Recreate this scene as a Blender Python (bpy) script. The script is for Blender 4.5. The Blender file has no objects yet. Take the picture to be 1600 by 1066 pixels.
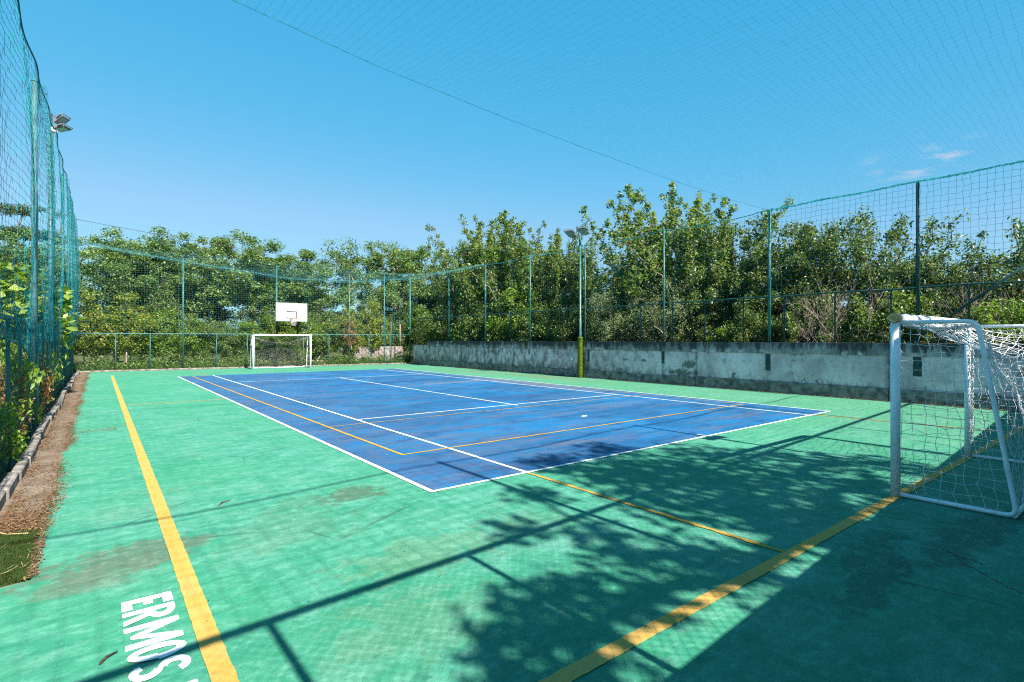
import bpy, math, random
import numpy as np
from mathutils import Vector

# ------------------------------------------------------------------ camera, sky, sun, exposure
S = bpy.context.scene
COL = S.collection
cam_d = bpy.data.cameras.new("camera")
cam = bpy.data.objects.new("camera", cam_d)
COL.objects.link(cam)
cam.location = (0, 0, 1.76)
cam.rotation_euler = (math.radians(90), 0, math.radians(-38.155))
cam_d.sensor_width = 36
cam_d.lens = 829 / 1600 * 36
cam_d.shift_y = -3 / 1600
cam_d.clip_start = 0.05
cam_d.clip_end = 3000
S.camera = cam

SUN_EL = math.radians(41.4)
SUN_DIR = Vector((-0.016, 1.0, -math.tan(SUN_EL)))       # the way the light travels
world = bpy.data.worlds.new("World")
S.world = world
world.use_nodes = True
wt = world.node_tree
wt.nodes.clear()
w_out = wt.nodes.new("ShaderNodeOutputWorld")
w_bg = wt.nodes.new("ShaderNodeBackground")
w_sky = wt.nodes.new("ShaderNodeTexSky")
w_sky.sky_type = 'NISHITA'
w_sky.sun_disc = False
w_sky.sun_elevation = SUN_EL
w_sky.sun_rotation = math.radians(180)
w_sky.altitude = 0
w_sky.air_density = 1.0
w_sky.dust_density = 0.3
w_sky.ozone_density = 1.5
# deepen the blue overhead: one power curve per channel of the sky's own radiance
w_sep = wt.nodes.new("ShaderNodeSeparateColor")
w_com = wt.nodes.new("ShaderNodeCombineColor")
w_ch = []
for i_, (k_, g_) in enumerate(((.221, 2.15), (1.24, .62), (2.33, .27))):
    w_p = wt.nodes.new("ShaderNodeMath"); w_p.operation = 'POWER'; w_p.inputs[1].default_value = g_
    w_k = wt.nodes.new("ShaderNodeMath"); w_k.operation = 'MULTIPLY'; w_k.inputs[1].default_value = k_
    wt.links.new(w_sep.outputs[i_], w_p.inputs[0]); wt.links.new(w_p.outputs[0], w_k.inputs[0]); w_ch.append(w_k)
w_lim = wt.nodes.new("ShaderNodeMath"); w_lim.operation = 'MULTIPLY'; w_lim.inputs[1].default_value = .50
w_min = wt.nodes.new("ShaderNodeMath"); w_min.operation = 'SMOOTH_MIN'; w_min.inputs[2].default_value = .35
w_ev = []
for i_, c_ in ((0, .30), (1, 1.75)):
    w_a = wt.nodes.new("ShaderNodeMath"); w_a.operation = 'MULTIPLY_ADD'
    w_a.inputs[1].default_value = .6; w_a.inputs[2].default_value = .4 * c_
    wt.links.new(w_ch[i_].outputs[0], w_a.inputs[0]); w_ev.append(w_a)
w_ch[0:2] = w_ev
wt.links.new(w_ch[1].outputs[0], w_lim.inputs[0])
wt.links.new(w_ch[0].outputs[0], w_min.inputs[0]); wt.links.new(w_lim.outputs[0], w_min.inputs[1])
wt.links.new(w_min.outputs[0], w_com.inputs[0]); wt.links.new(w_ch[1].outputs[0], w_com.inputs[1]); wt.links.new(w_ch[2].outputs[0], w_com.inputs[2])
wt.links.new(w_sky.outputs[0], w_sep.inputs[0])
# a few thin wisps of cloud, placed by compass direction
w_tc = wt.nodes.new("ShaderNodeTexCoord")
w_cm = wt.nodes.new("ShaderNodeVectorMath"); w_cm.operation = 'DISTANCE'
CLD = Vector((.9925, .2460, .268)).normalized()
w_map = wt.nodes.new("ShaderNodeMapping")
w_map.inputs['Scale'].default_value = (1, 1, 2.4)
w_cm.inputs[1].default_value = (CLD.x, CLD.y, CLD.z * 2.4)
w_n = wt.nodes.new("ShaderNodeTexNoise")
w_n.inputs['Scale'].default_value = 22
w_n.inputs['Detail'].default_value = 6
w_map2 = wt.nodes.new("ShaderNodeMapping")
w_map2.inputs['Scale'].default_value = (1, 1, 3.2)
w_sub = wt.nodes.new("ShaderNodeMapRange")
w_sub.inputs[1].default_value = 0.0; w_sub.inputs[2].default_value = 0.10
w_sub.inputs[3].default_value = 1.0; w_sub.inputs[4].default_value = 0.0
w_r = wt.nodes.new("ShaderNodeMapRange")
w_r.inputs[1].default_value = .52; w_r.inputs[2].default_value = .74
w_mul = wt.nodes.new("ShaderNodeMath"); w_mul.operation = 'MULTIPLY'
w_mul2 = wt.nodes.new("ShaderNodeMath"); w_mul2.operation = 'MULTIPLY'; w_mul2.inputs[1].default_value = .95
w_mix = wt.nodes.new("ShaderNodeMix"); w_mix.data_type = 'RGBA'
w_mix.inputs[7].default_value = (2.6, 2.9, 3.5, 1)
L = wt.links.new
L(w_tc.outputs['Generated'], w_map.inputs['Vector']); L(w_map.outputs[0], w_cm.inputs[0])
L(w_tc.outputs['Generated'], w_map2.inputs['Vector']); L(w_map2.outputs[0], w_n.inputs['Vector'])
L(w_cm.outputs['Value'], w_sub.inputs[0]); L(w_n.outputs['Fac'], w_r.inputs[0])
L(w_sub.outputs[0], w_mul.inputs[0]); L(w_r.outputs[0], w_mul.inputs[1]); L(w_mul.outputs[0], w_mul2.inputs[0])
L(w_com.outputs[0], w_mix.inputs[6]); L(w_mul2.outputs[0], w_mix.inputs[0])
L(w_mix.outputs[2], w_bg.inputs[0])
L(w_bg.outputs[0], w_out.inputs[0])
w_bg.inputs[1].default_value = 0.077

sun_d = bpy.data.lights.new("sun", 'SUN')
sun_d.energy = 5.0
sun_d.angle = math.radians(0.5)
sun_d.color = (1.0, 0.95, 0.86)
sun = bpy.data.objects.new("sun", sun_d)
COL.objects.link(sun)
sun.rotation_euler = SUN_DIR.to_track_quat('-Z', 'Y').to_euler()
sun.location = (0, -20, 30)
S.view_settings.view_transform = 'Standard'
S.view_settings.look = 'None'
S.view_settings.exposure = 1.7
S.view_settings.gamma = 1
S.cycles.use_denoising = False
S.cycles.pixel_filter_type = 'BLACKMAN_HARRIS'
S.cycles.filter_width = 1.15
S.cycles.max_bounces = 8
S.cycles.sample_clamp_indirect = 4

# ------------------------------------------------------------------ helpers: objects
def link(name, me, parent=None):
    o = bpy.data.objects.new(name, me)
    COL.objects.link(o)
    if parent: o.parent = parent
    return o

def tag(o, label=None, cat=None, group=None, kind=None):
    if label: o["label"] = label
    if cat: o["category"] = cat
    if group: o["group"] = group
    if kind: o["kind"] = kind
    return o

def empty(name, loc, label, cat, group=None, rz=0):
    o = bpy.data.objects.new(name, None)
    COL.objects.link(o)
    o.location = loc
    o.rotation_euler = (0, 0, rz)
    o.empty_display_size = .2
    return tag(o, label, cat, group)

def copy_tree(o, parent=None):
    c = o.copy()
    COL.objects.link(c)
    c.parent = parent
    for ch in list(o.children):
        copy_tree(ch, c)
    return c

def np_mesh(name, V, F, mat, smooth=False):
    """V (n,3) array, F (m,k) int array, all faces with k corners"""
    V = np.asarray(V, dtype=np.float32); F = np.asarray(F, dtype=np.int32)
    me = bpy.data.meshes.new(name)
    me.vertices.add(len(V))
    me.vertices.foreach_set("co", V.ravel())
    k = F.shape[1]
    me.loops.add(F.size)
    me.loops.foreach_set("vertex_index", F.ravel())
    me.polygons.add(len(F))
    me.polygons.foreach_set("loop_start", np.arange(0, F.size, k, dtype=np.int32))
    me.polygons.foreach_set("loop_total", np.full(len(F), k, dtype=np.int32))
    if smooth:
        me.polygons.foreach_set("use_smooth", np.ones(len(F), dtype=bool))
    me.update(calc_edges=True)
    me.validate()
    me.materials.append(mat)
    return me

class MB:
    """collects polygons, builds one mesh"""
    def __init__(s): s.v = []; s.f = []; s.sm = []
    def add(s, vs, fs, smooth=False):
        b = len(s.v)
        s.v += [tuple(v) for v in vs]
        s.f += [tuple(i + b for i in f) for f in fs]
        s.sm += [smooth] * len(fs)
        return s
    def box(s, x0, x1, y0, y1, z0, z1, bev=0.0):
        if bev <= 0:
            v = [(x, y, z) for z in (z0, z1) for y in (y0, y1) for x in (x0, x1)]
            return s.add(v, [(0, 2, 3, 1), (4, 5, 7, 6), (0, 1, 5, 4), (2, 6, 7, 3), (0, 4, 6, 2), (1, 3, 7, 5)])
        b = bev
        def ring(i, z):
            return [(x0 + b - i, y0 - i + b, z)]
        P = []
        for z, e in ((z0, b), (z0 + b, 0), (z1 - b, 0), (z1, b)):
            P.append([(x0 + e + b * (e == 0), y0 + e, z), (x1 - e - b * (e == 0), y0 + e, z),
                      (x1 - e, y0 + e + b * (e == 0), z), (x1 - e, y1 - e - b * (e == 0), z),
                      (x1 - e - b * (e == 0), y1 - e, z), (x0 + e + b * (e == 0), y1 - e, z),
                      (x0 + e, y1 - e - b * (e == 0), z), (x0 + e, y0 + e + b * (e == 0), z)])
        vs = [p for r in P for p in r]
        fs = [tuple(reversed(range(8))), tuple(range(24, 32))]
        for r in range(3):
            for i in range(8):
                j = (i + 1) % 8
                fs.append((r * 8 + i, r * 8 + j, r * 8 + 8 + j, r * 8 + 8 + i))
        return s.add(vs, fs)
    def tube(s, pts, rad, n=10, cap=True):
        pts = [Vector(p) for p in pts]
        rs = rad if isinstance(rad, (list, tuple)) else [rad] * len(pts)
        vs = []; prev = None
        for i, p in enumerate(pts):
            a = pts[max(i - 1, 0)]; b = pts[min(i + 1, len(pts) - 1)]
            t = (b - a)
            if t.length < 1e-9: t = Vector((0, 0, 1))
            t.normalize()
            if prev is None:
                u = t.orthogonal().normalized()
            else:
                u = (prev - t * prev.dot(t))
                u = u.normalized() if u.length > 1e-6 else t.orthogonal().normalized()
            prev = u
            w = t.cross(u)
            for k in range(n):
                q = 2 * math.pi * k / n
                vs.append(p + (u * math.cos(q) + w * math.sin(q)) * rs[i])
        fs = []
        for i in range(len(pts) - 1):
            for k in range(n):
                j = (k + 1) % n
                fs.append((i * n + k, i * n + j, i * n + n + j, i * n + n + k))
        s.add(vs, fs, True)
        if cap:
            b = len(s.v) - len(vs)
            s.f += [tuple(b + k for k in reversed(range(n))), tuple(b + (len(pts) - 1) * n + k for k in range(n))]
            s.sm += [False, False]
        return s
    def build(s, name, mat, parent=None):
        me = bpy.data.meshes.new(name)
        me.from_pydata(s.v, [], s.f)
        me.polygons.foreach_set("use_smooth", s.sm)
        me.update()
        me.materials.append(mat)
        return link(name, me, parent)

def bend(pts, r, n=5):
    """round the corners of a polyline"""
    P = [Vector(p) for p in pts]
    out = [P[0]]
    for i in range(1, len(P) - 1):
        a = (P[i - 1] - P[i]); b = (P[i + 1] - P[i])
        d = min(r, a.length * .45, b.length * .45)
        p0 = P[i] + a.normalized() * d; p1 = P[i] + b.normalized() * d
        for k in range(n + 1):
            t = k / n
            out.append(p0 * (1 - t) ** 2 + P[i] * 2 * t * (1 - t) + p1 * t * t)
    out.append(P[-1])
    return out

# ------------------------------------------------------------------ helpers: materials
class NT:
    def __init__(s, name, rough=.7, spec=.4):
        s.m = bpy.data.materials.new(name)
        s.m.use_nodes = True
        s.t = s.m.node_tree
        s.p = s.t.nodes["Principled BSDF"]
        s.p.inputs["Roughness"].default_value = rough
        s.p.inputs["Specular IOR Level"].default_value = spec
        s._pos = None
    def n(s, typ): return s.t.nodes.new(typ)
    def put(s, sock, v):
        if hasattr(v, 'is_output') or isinstance(v, bpy.types.NodeSocket): s.t.links.new(v, sock)
        elif isinstance(v, (tuple, list)):
            sock.default_value = tuple(v) + ((1,) if len(v) == 3 and sock.type == 'RGBA' else ())
        else: sock.default_value = v
    def pos(s):
        if s._pos is None: s._pos = s.n("ShaderNodeNewGeometry").outputs["Position"]
        return s._pos
    def obj(s): return s.n("ShaderNodeTexCoord").outputs["Object"]
    def island(s): return s.n("ShaderNodeNewGeometry").outputs["Random Per Island"]
    def objrand(s): return s.n("ShaderNodeObjectInfo").outputs["Random"]
    def map(s, v, scale=(1, 1, 1), loc=(0, 0, 0), rot=(0, 0, 0)):
        m = s.n("ShaderNodeMapping")
        s.put(m.inputs[0], v); m.inputs['Location'].default_value = loc
        m.inputs['Rotation'].default_value = rot; m.inputs['Scale'].default_value = scale
        return m.outputs[0]
    def noise(s, scale, detail=4, rough=.55, v=None, dist=0):
        q = s.n("ShaderNodeTexNoise")
        s.put(q.inputs['Vector'], v if v is not None else s.pos())
        q.inputs['Scale'].default_value = scale; q.inputs['Detail'].default_value = detail
        q.inputs['Roughness'].default_value = rough; q.inputs['Distortion'].default_value = dist
        return q.outputs[0]
    def voronoi(s, scale, v=None, feature='F1', out=0):
        q = s.n("ShaderNodeTexVoronoi"); q.feature = feature
        s.put(q.inputs['Vector'], v if v is not None else s.pos())
        q.inputs['Scale'].default_value = scale
        return q.outputs[out]
    def rng(s, x, a, b, c=0.0, d=1.0, smooth=True):
        q = s.n("ShaderNodeMapRange")
        if smooth: q.interpolation_type = 'SMOOTHSTEP'
        s.put(q.inputs[0], x)
        for i, k in enumerate((a, b, c, d)): q.inputs[i + 1].default_value = k
        return q.outputs[0]
    def math(s, op, a, b=0.0, clamp=False):
        q = s.n("ShaderNodeMath"); q.operation = op; q.use_clamp = clamp
        s.put(q.inputs[0], a); s.put(q.inputs[1], b)
        return q.outputs[0]
    def mix(s, f, a, b, mode='MIX'):
        q = s.n("ShaderNodeMix"); q.data_type = 'RGBA'; q.blend_type = mode
        s.put(q.inputs[0], f); s.put(q.inputs[6], a); s.put(q.inputs[7], b)
        return q.outputs[2]
    def xyz(s, v):
        q = s.n("ShaderNodeSeparateXYZ"); s.put(q.inputs[0], v)
        return q.outputs
    def blob(s, cx, cy, rx, ry, rot=0.0, rag=.5, nscale=3.0, soft=.35):
        """a ragged patch round a spot of the floor"""
        q = s.map(s.pos(), loc=(0, 0, 0))
        d = s.n("ShaderNodeVectorMath"); d.operation = 'SUBTRACT'
        s.put(d.inputs[0], q); d.inputs[1].default_value = (cx, cy, 0)
        r = s.map(d.outputs[0], rot=(0, 0, -rot))
        r = s.map(r, scale=(1 / rx, 1 / ry, 0))
        l = s.n("ShaderNodeVectorMath"); l.operation = 'LENGTH'
        s.put(l.inputs[0], r)
        e = s.math('ADD', l.outputs['Value'], s.math('MULTIPLY', s.math('SUBTRACT', s.noise(nscale, 6, .65), .5), rag * 4.6))
        return s.rng(e, 1 - soft, 1 + soft * .6, 1, 0)
    def color(s, c): s.put(s.p.inputs["Base Color"], c); return s
    def rough(s, c): s.put(s.p.inputs["Roughness"], c); return s
    def bump(s, h, strength=.3, dist=.01):
        b = s.n("ShaderNodeBump"); b.inputs['Strength'].default_value = strength; b.inputs['Distance'].default_value = dist
        s.put(b.inputs['Height'], h); s.t.links.new(b.outputs[0], s.p.inputs["Normal"])
        return s

def plain(name, col, rough=.5, spec=.4, metal=0.0, var=.12, nscale=6.0, bump=0.0):
    w = NT(name, rough, spec)
    n = w.noise(nscale, 5, .6, w.obj())
    dk = tuple(c * (1 - var * 1.6) for c in col); lt = tuple(min(1, c * (1 + var)) for c in col)
    w.color(w.mix(w.rng(n, .3, .7), dk, lt))
    w.p.inputs["Metallic"].default_value = metal
    if bump: w.bump(w.noise(nscale * 8, 4, .6, w.obj()), bump, .004)
    return w.m

def leafmat(name, dark, mid, light, transl=.32, rough=.45, yellow=None):
    w = NT(name, rough, .35)
    r = w.island()
    ramp = w.n("ShaderNodeValToRGB")
    w.put(ramp.inputs[0], r)
    e = ramp.color_ramp.elements
    e[0].position = 0; e[0].color = dark + (1,)
    e[1].position = .93; e[1].color = light + (1,)
    k = e.new(.5); k.color = mid + (1,)
    if yellow:
        k = e.new(1.0); k.color = yellow + (1,)
    c = ramp.outputs[0]
    c = w.mix(w.math('MULTIPLY', w.objrand(), .5), c, w.mix(1.0, c, (1.12, 1.12, .8), 'MULTIPLY'))
    dk_ = w.math('MULTIPLY', w.math('FRACT', w.math('MULTIPLY', w.objrand(), 7.31)), .40)
    c = w.mix(dk_, c, w.mix(1.0, c, (.70, .80, .82), 'MULTIPLY'))
    w.color(c)
    tr = w.n("ShaderNodeBsdfTranslucent")
    w.put(tr.inputs[0], w.mix(1.0, c, (1.5, 1.7, .7), 'MULTIPLY'))
    ms = w.n("ShaderNodeMixShader"); ms.inputs[0].default_value = transl
    w.t.links.new(w.p.outputs[0], ms.inputs[1]); w.t.links.new(tr.outputs[0], ms.inputs[2])
    out = w.t.nodes["Material Output"]
    w.t.links.new(ms.outputs[0], out.inputs[0])
    return w.m

M = {}
def court_green():
    w = NT("green_court_paint", .82, .25)
    big = w.noise(.35, 5, .6)
    mid = w.noise(1.7, 6, .65, w.map(w.pos(), scale=(1.0, 2.2, 1)), 0.4)
    fine = w.noise(16, 5, .7)
    grain = w.noise(190, 2, .6)
    c = w.mix(w.rng(mid, .33, .68), (.024, .198, .118), (.082, .278, .200))
    c = w.mix(w.math('MULTIPLY', w.rng(big, .40, .62), .8), c, (.030, .225, .115))
    bl2 = w.noise(1.15, 6, .62, w.map(w.pos(), loc=(31, 4, 2), scale=(1.5, .8, 1)))
    c = w.mix(w.math('MULTIPLY', w.rng(bl2, .50, .68), .75), c, (.014, .185, .100))
    fade = w.rng(w.noise(.9, 7, .7, w.map(w.pos(), loc=(7, 3, 0), scale=(1, 1.6, 1))), .5, .72)
    c = w.mix(w.math('MULTIPLY', fade, .5), c, (.165, .325, .250))
    # towards the wall the green blends into a yellower, duller tone
    xs = w.xyz(w.pos())
    c = w.mix(w.math('MULTIPLY', w.rng(w.math('ADD', xs[0], w.math('MULTIPLY', mid, 4)), 9, 17), .42), c, (.095, .22, .105))
    # grime: soft brownish patches with ragged edges
    grime = w.rng(w.noise(.75, 7, .72, w.map(w.pos(), loc=(21, 9, 2))), .57, .76)
    c = w.mix(w.math('MULTIPLY', grime, .6), c, (.085, .135, .07))
    stn = w.noise(22, 8, .8)
    for (cx, cy, rx, ry, ro, rag, amt, col) in (
            (.24, 5.28, .58, .36, .1, .6, .92, (.092, .100, .068)), (-.02, 5.0, .42, .28, .2, .7, .75, (.105, .118, .075)),
            (2.3, 5.85, .36, .24, .2, .8, .9, (.058, .072, .035)), (1.75, 5.85, .35, .2, 0, 1, .35, (0.068, 0.116, 0.054)),
            (1.45, 5.2, .6, .5, 0, 1.0, .32, (0.088, 0.129, 0.068)), (.35, 6.6, .45, .3, 0, .8, .3, (0.082, 0.150, 0.095)),
            (2.2, 3.9, .7, .35, .1, .9, .38, (0.136, 0.163, 0.068)), (1.6, 3.0, .5, .4, .1, .9, .3, (0.136, 0.177, 0.088)),
            (.1, 13.2, .55, .12, 0, .9, .4, (0.088, 0.136, 0.082)), (2.0, 16.2, 1.4, .25, 0, .8, .5, (0.014, 0.177, 0.109)),
            (3.3, 3.9, .5, .3, 0, .9, .4, (0.068, 0.109, 0.061)), (16.4, 18.5, .7, 3.2, 0, .9, .6, (0.136, 0.116, 0.054)),
            (16.0, 24, .6, 3, 0, .9, .45, (0.129, 0.122, 0.054)), (6.2, 1.2, 1.3, .22, -.1, 1.0, .55, (0.024, 0.041, 0.034)), (4.7, 1.5, .9, .2, .2, 1, .5, (0.024, 0.041, 0.034))):
        b = w.math('MULTIPLY', w.blob(cx, cy, rx, ry, ro, rag, 4.0, .3), w.rng(stn, .32, .58, .6, 1))
        c = w.mix(w.math('MULTIPLY', b, amt), c, col)
    # worn specks down to the asphalt, pale flecks
    sp = w.rng(w.noise(48, 4, .8), .60, .68)
    sp = w.math('MULTIPLY', sp, w.rng(w.noise(1.2, 6, .7, w.map(w.pos(), loc=(3, 30, 0))), .38, .62))
    c = w.mix(w.math('MULTIPLY', sp, .75), c, (.03, .05, .036))
    sp2 = w.rng(w.noise(75, 2, .6, w.map(w.pos(), loc=(9, 1, 4))), .70, .76)
    c = w.mix(w.math('MULTIPLY', sp2, .55), c, (.24, .38, .31))
    c = w.mix(w.rng(fine, .3, .75, 0, .22), c, (.022, .155, .095))
    c = w.mix(w.rng(grain, .35, .65, .22, 0), c, (.006, .06, .042))
    # rough rolled paint: pale and dark pinholes of the asphalt showing through everywhere
    rg = w.noise(34, 8, .85)
    c = w.mix(w.rng(rg, .48, .70, 0, .75), c, (.016, .105, .07))
    md = w.noise(7, 8, .8, w.map(w.pos(), loc=(1, 2, 3), scale=(1, 1.5, 1)))
    c = w.mix(w.rng(md, .46, .66, 0, .45), c, (.020, .150, .090))
    c = w.mix(w.rng(md, .52, .34, 0, .35), c, (.17, .36, .28))
    c = w.mix(w.rng(w.noise(42, 8, .85, w.map(w.pos(), loc=(3, 5, 7))), .56, .74, 0, .5), c, (.22, .40, .31))
    # old hairline cracks
    cr = w.voronoi(.55, w.map(w.mix(.06, w.pos(), w.n("ShaderNodeTexNoise").outputs[1])), 'DISTANCE_TO_EDGE')
    cr = w.math('MULTIPLY', w.rng(cr, .002, .008, 1, 0), w.rng(w.noise(.5, 3, .6, w.map(w.pos(), loc=(40, 2, 0))), .55, .62))
    c = w.mix(w.math('MULTIPLY', cr, .55), c, (.02, .06, .05))
    w.color(c)
    w.bump(w.math('ADD', w.noise(130, 3, .7), w.math('MULTIPLY', w.noise(5, 4, .6), .6)), .45, .006)
    return w.m

def court_blue():
    w = NT("blue_court_paint", .68, .32)
    st = w.noise(1.1, 7, .68, w.map(w.pos(), scale=(.55, 2.0, 1), rot=(0, 0, .15)), .6)
    big = w.noise(.42, 5, .6, w.map(w.pos(), loc=(5, 5, 0)))
    c = w.mix(w.rng(big, .35, .68), (.004, .074, .180), (.003, .118, .275))
    c = w.mix(w.rng(st, .47, .70, 0, .7), c, (.050, .085, .155))
    st2 = w.noise(.9, 7, .72, w.map(w.pos(), scale=(.35, 2.6, 1), loc=(13, 2, 0), rot=(0, 0, -.05)), .5)
    c = w.mix(w.rng(st2, .49, .70, 0, .85), c, (.080, .092, .135))
    dk = w.noise(1.4, 6, .7, w.map(w.pos(), loc=(3, 17, 0), scale=(.8, 1.6, 1)))
    c = w.mix(w.rng(dk, .47, .66, 0, .75), c, (.004, .040, .115))
    sp = w.rng(w.noise(55, 3, .7), .64, .74)
    sp = w.math('MULTIPLY', sp, w.rng(w.noise(1.0, 4, .6), .4, .65))
    c = w.mix(w.math('MULTIPLY', sp, .6), c, (.17, .21, .26))
    sp3 = w.rng(w.noise(80, 3, .7, w.map(w.pos(), loc=(2, 8, 1))), .64, .74)
    c = w.mix(w.math('MULTIPLY', sp3, .5), c, (.03, .04, .07))
    rg = w.noise(34, 8, .85)
    c = w.mix(w.rng(rg, .50, .72, 0, .6), c, (.006, .032, .085))
    c = w.mix(w.rng(w.noise(42, 8, .85, w.map(w.pos(), loc=(3, 5, 7))), .57, .74, 0, .55), c, (.13, .18, .25))
    # greyer towards the open side where it is walked bare
    xs = w.xyz(w.pos())
    bare_ = w.math('MULTIPLY', w.rng(xs[0], 8.5, 3.0), w.rng(w.noise(2.2, 8, .78), .40, .66))
    c = w.mix(w.math('MULTIPLY', bare_, .7), c, (.062, .082, .135))
    for (cx, cy, rx, ry, ro, amt, col) in ((4.7, 5.75, 1.2, .3, 0, .35, (0.012, 0.018, 0.060)), (9.5, 12.5, 2.2, .5, .1, .5, (0.012, 0.042, 0.120)),
                                        (3.7, 6.4, .5, .6, 0, .35, (0.030, 0.048, 0.120)), (15, 14, 1, 3, 0, .4, (0.120, 0.120, 0.120)), (9.0, 20, 2.5, .4, .05, .5, (0.007, 0.030, 0.120)),
                                        (13.4, 16, .5, 4, 0, .45, (0.120, 0.126, 0.144)), (11, 9.5, 1.5, .3, -.1, .3, (0.090, 0.120, 0.180)),
                                        (12, 18.5, 2.5, .35, .1, .6, (0.120, 0.120, 0.132))):
        c = w.mix(w.math('MULTIPLY', w.blob(cx, cy, rx, ry, ro, .9), amt), c, col)
    w.color(c)
    w.bump(w.math('ADD', w.noise(130, 3, .7), w.math('MULTIPLY', w.noise(4, 4, .6), .6)), .4, .006)
    return w.m

def linepaint(name, col, worn, amt=.5, under=(.035, .19, .12)):
    w = NT(name, .75, .3)
    n = w.noise(2.6, 7, .7)
    c = w.mix(w.rng(n, .38, .66), col, worn)
    sp = w.rng(w.noise(70, 3, .7), .60, .70)
    sp = w.math('MULTIPLY', sp, w.rng(w.noise(2.3, 4, .6, w.map(w.pos(), loc=(4, 4, 0))), .40, .62))
    dt = w.rng(w.noise(1.6, 8, .75, w.map(w.pos(), loc=(2, 11, 0))), .50, .68)
    c = w.mix(w.math('MULTIPLY', dt, amt * .8), c, tuple(k * f for k, f in zip(col, (.62, .56, .5))))
    c = w.mix(w.math('MULTIPLY', sp, amt * 1.3, True), c, tuple(k * .45 for k in col))
    wear = w.math('MULTIPLY', w.rng(w.noise(28, 4, .75), .56, .66), w.rng(w.noise(1.1, 4, .6, w.map(w.pos(), loc=(14, 4, 0))), .48, .68))
    c = w.mix(w.math('MULTIPLY', wear, amt * 1.1, True), c, under)
    w.color(c)
    w.bump(w.noise(130, 3, .7), .4, .005)
    return w.m

def wallmat():
    w = NT("mouldy_grey_render", .9, .2)
    xs = w.xyz(w.pos())
    z = xs[2]
    p = w.pos()
    n1 = w.noise(.55, 7, .65)
    n2 = w.noise(3.5, 7, .72)
    c = w.mix(w.rng(n1, .38, .62), (.50, .36, .37), (.82, .61, .63))
    c = w.mix(w.rng(n2, .46, .72, 0, .65), c, (.40, .30, .30))
    far = w.rng(xs[1], 7, 21)
    # black mould running down from the coping
    run = w.noise(2.2, 8, .74, w.map(p, scale=(1, 1, .16)))
    top = w.math('ADD', w.math('MULTIPLY', w.rng(w.math('ADD', z, w.math('MULTIPLY', w.math('SUBTRACT', run, .5), .5)), 1.22, 1.34), .62), w.math('MULTIPLY', w.rng(z, 1.3, 1.66), .45))
    m = w.rng(w.math('ADD', w.math('MULTIPLY', run, .8), w.math('ADD', w.math('MULTIPLY', top, .30), w.math('MULTIPLY', far, .07))), .50, .80)
    c = w.mix(w.math('MULTIPLY', m, .90), c, (.050, .048, .048))
    # mould rising from the foot and blotches of it
    low = w.rng(z, .8, .1)
    m2 = w.rng(w.math('ADD', w.noise(3.2, 8, .78, w.map(p, loc=(3, 1, 8), scale=(1, 1, .6))), w.math('ADD', w.math('MULTIPLY', low, .13), w.math('MULTIPLY', far, .12))), .53, .76)
    c = w.mix(w.math('MULTIPLY', m2, .8), c, (.055, .05, .047))
    sp = w.rng(w.noise(24, 6, .8, p), .55, .72)
    c = w.mix(w.math('MULTIPLY', sp, .35), c, (.07, .065, .06))
    # pale washed streaks under the coping
    m3 = w.rng(w.noise(1.7, 6, .72, w.map(p, loc=(9, 2, 5), scale=(1, 1, .3))), .56, .74)
    c = w.mix(w.math('MULTIPLY', m3, .45), c, (.75, .66, .66))
    # fallen render showing brown cement
    pe = w.rng(w.noise(.85, 7, .66, w.map(p, loc=(0.4, 8.3, 3.1), scale=(1, 1, 1.3))), .60, .615, 0, 1, False)
    pe = w.math('MULTIPLY', pe, w.rng(z, 1.15, 1.0))
    c = w.mix(w.math('MULTIPLY', pe, .9), c, w.mix(n2, (.085, .075, .06), (.20, .175, .15)))
    # dark damp joints between the cast lengths
    q = None
    for yj in (5.2, 8.62, 11.3, 12.77, 16.85, 22.3, 24.96, 27.4):
        d = w.math('ABSOLUTE', w.math('SUBTRACT', w.math('ADD', xs[1], w.math('MULTIPLY', w.math('SUBTRACT', run, .5), .25)), yj))
        e = w.rng(d, .02, .14, 1, 0)
        q = e if q is None else w.math('MAXIMUM', q, e)
    c = w.mix(w.math('MULTIPLY', q, w.math('MULTIPLY', w.rng(n2, .3, .6), .65)), c, (.06, .055, .05))
    w.color(c)
    w.bump(w.math('ADD', w.noise(9, 7, .7), w.math('MULTIPLY', pe, -1.5)), .5, .02)
    return w.m

def copingmat():
    w = NT("mouldy_coping", .92, .2)
    xs = w.xyz(w.pos()); z = xs[2]; p = w.pos()
    n2 = w.noise(4, 8, .75)
    c = w.mix(w.rng(w.noise(1.1, 7, .7), .36, .64), (.20, .165, .165), (.40, .32, .325))
    run = w.noise(3.4, 8, .76, w.map(p, scale=(1, 1, .22)))
    far = w.rng(xs[1], 6, 20)
    m = w.rng(w.math('ADD', run, w.math('ADD', w.math('MULTIPLY', w.rng(z, 1.3, 1.62), .13), w.math('MULTIPLY', far, .05))), .50, .66)
    c = w.mix(w.math('MULTIPLY', m, .92), c, (.040, .036, .036))
    c = w.mix(w.math('MULTIPLY', w.rng(n2, .54, .72), .5), c, (.05, .045, .042))
    # pale bare patches along its lower edge
    low = w.math('MULTIPLY', w.rng(z, 1.44, 1.33), w.rng(w.noise(2.3, 6, .7, w.map(p, loc=(8, 4, 0), scale=(1, 1, .7))), .52, .60))
    c = w.mix(w.math('MULTIPLY', low, .85), c, (.62, .50, .50))
    w.color(c); w.bump(w.noise(10, 7, .7), .5, .02)
    return w.m

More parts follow.
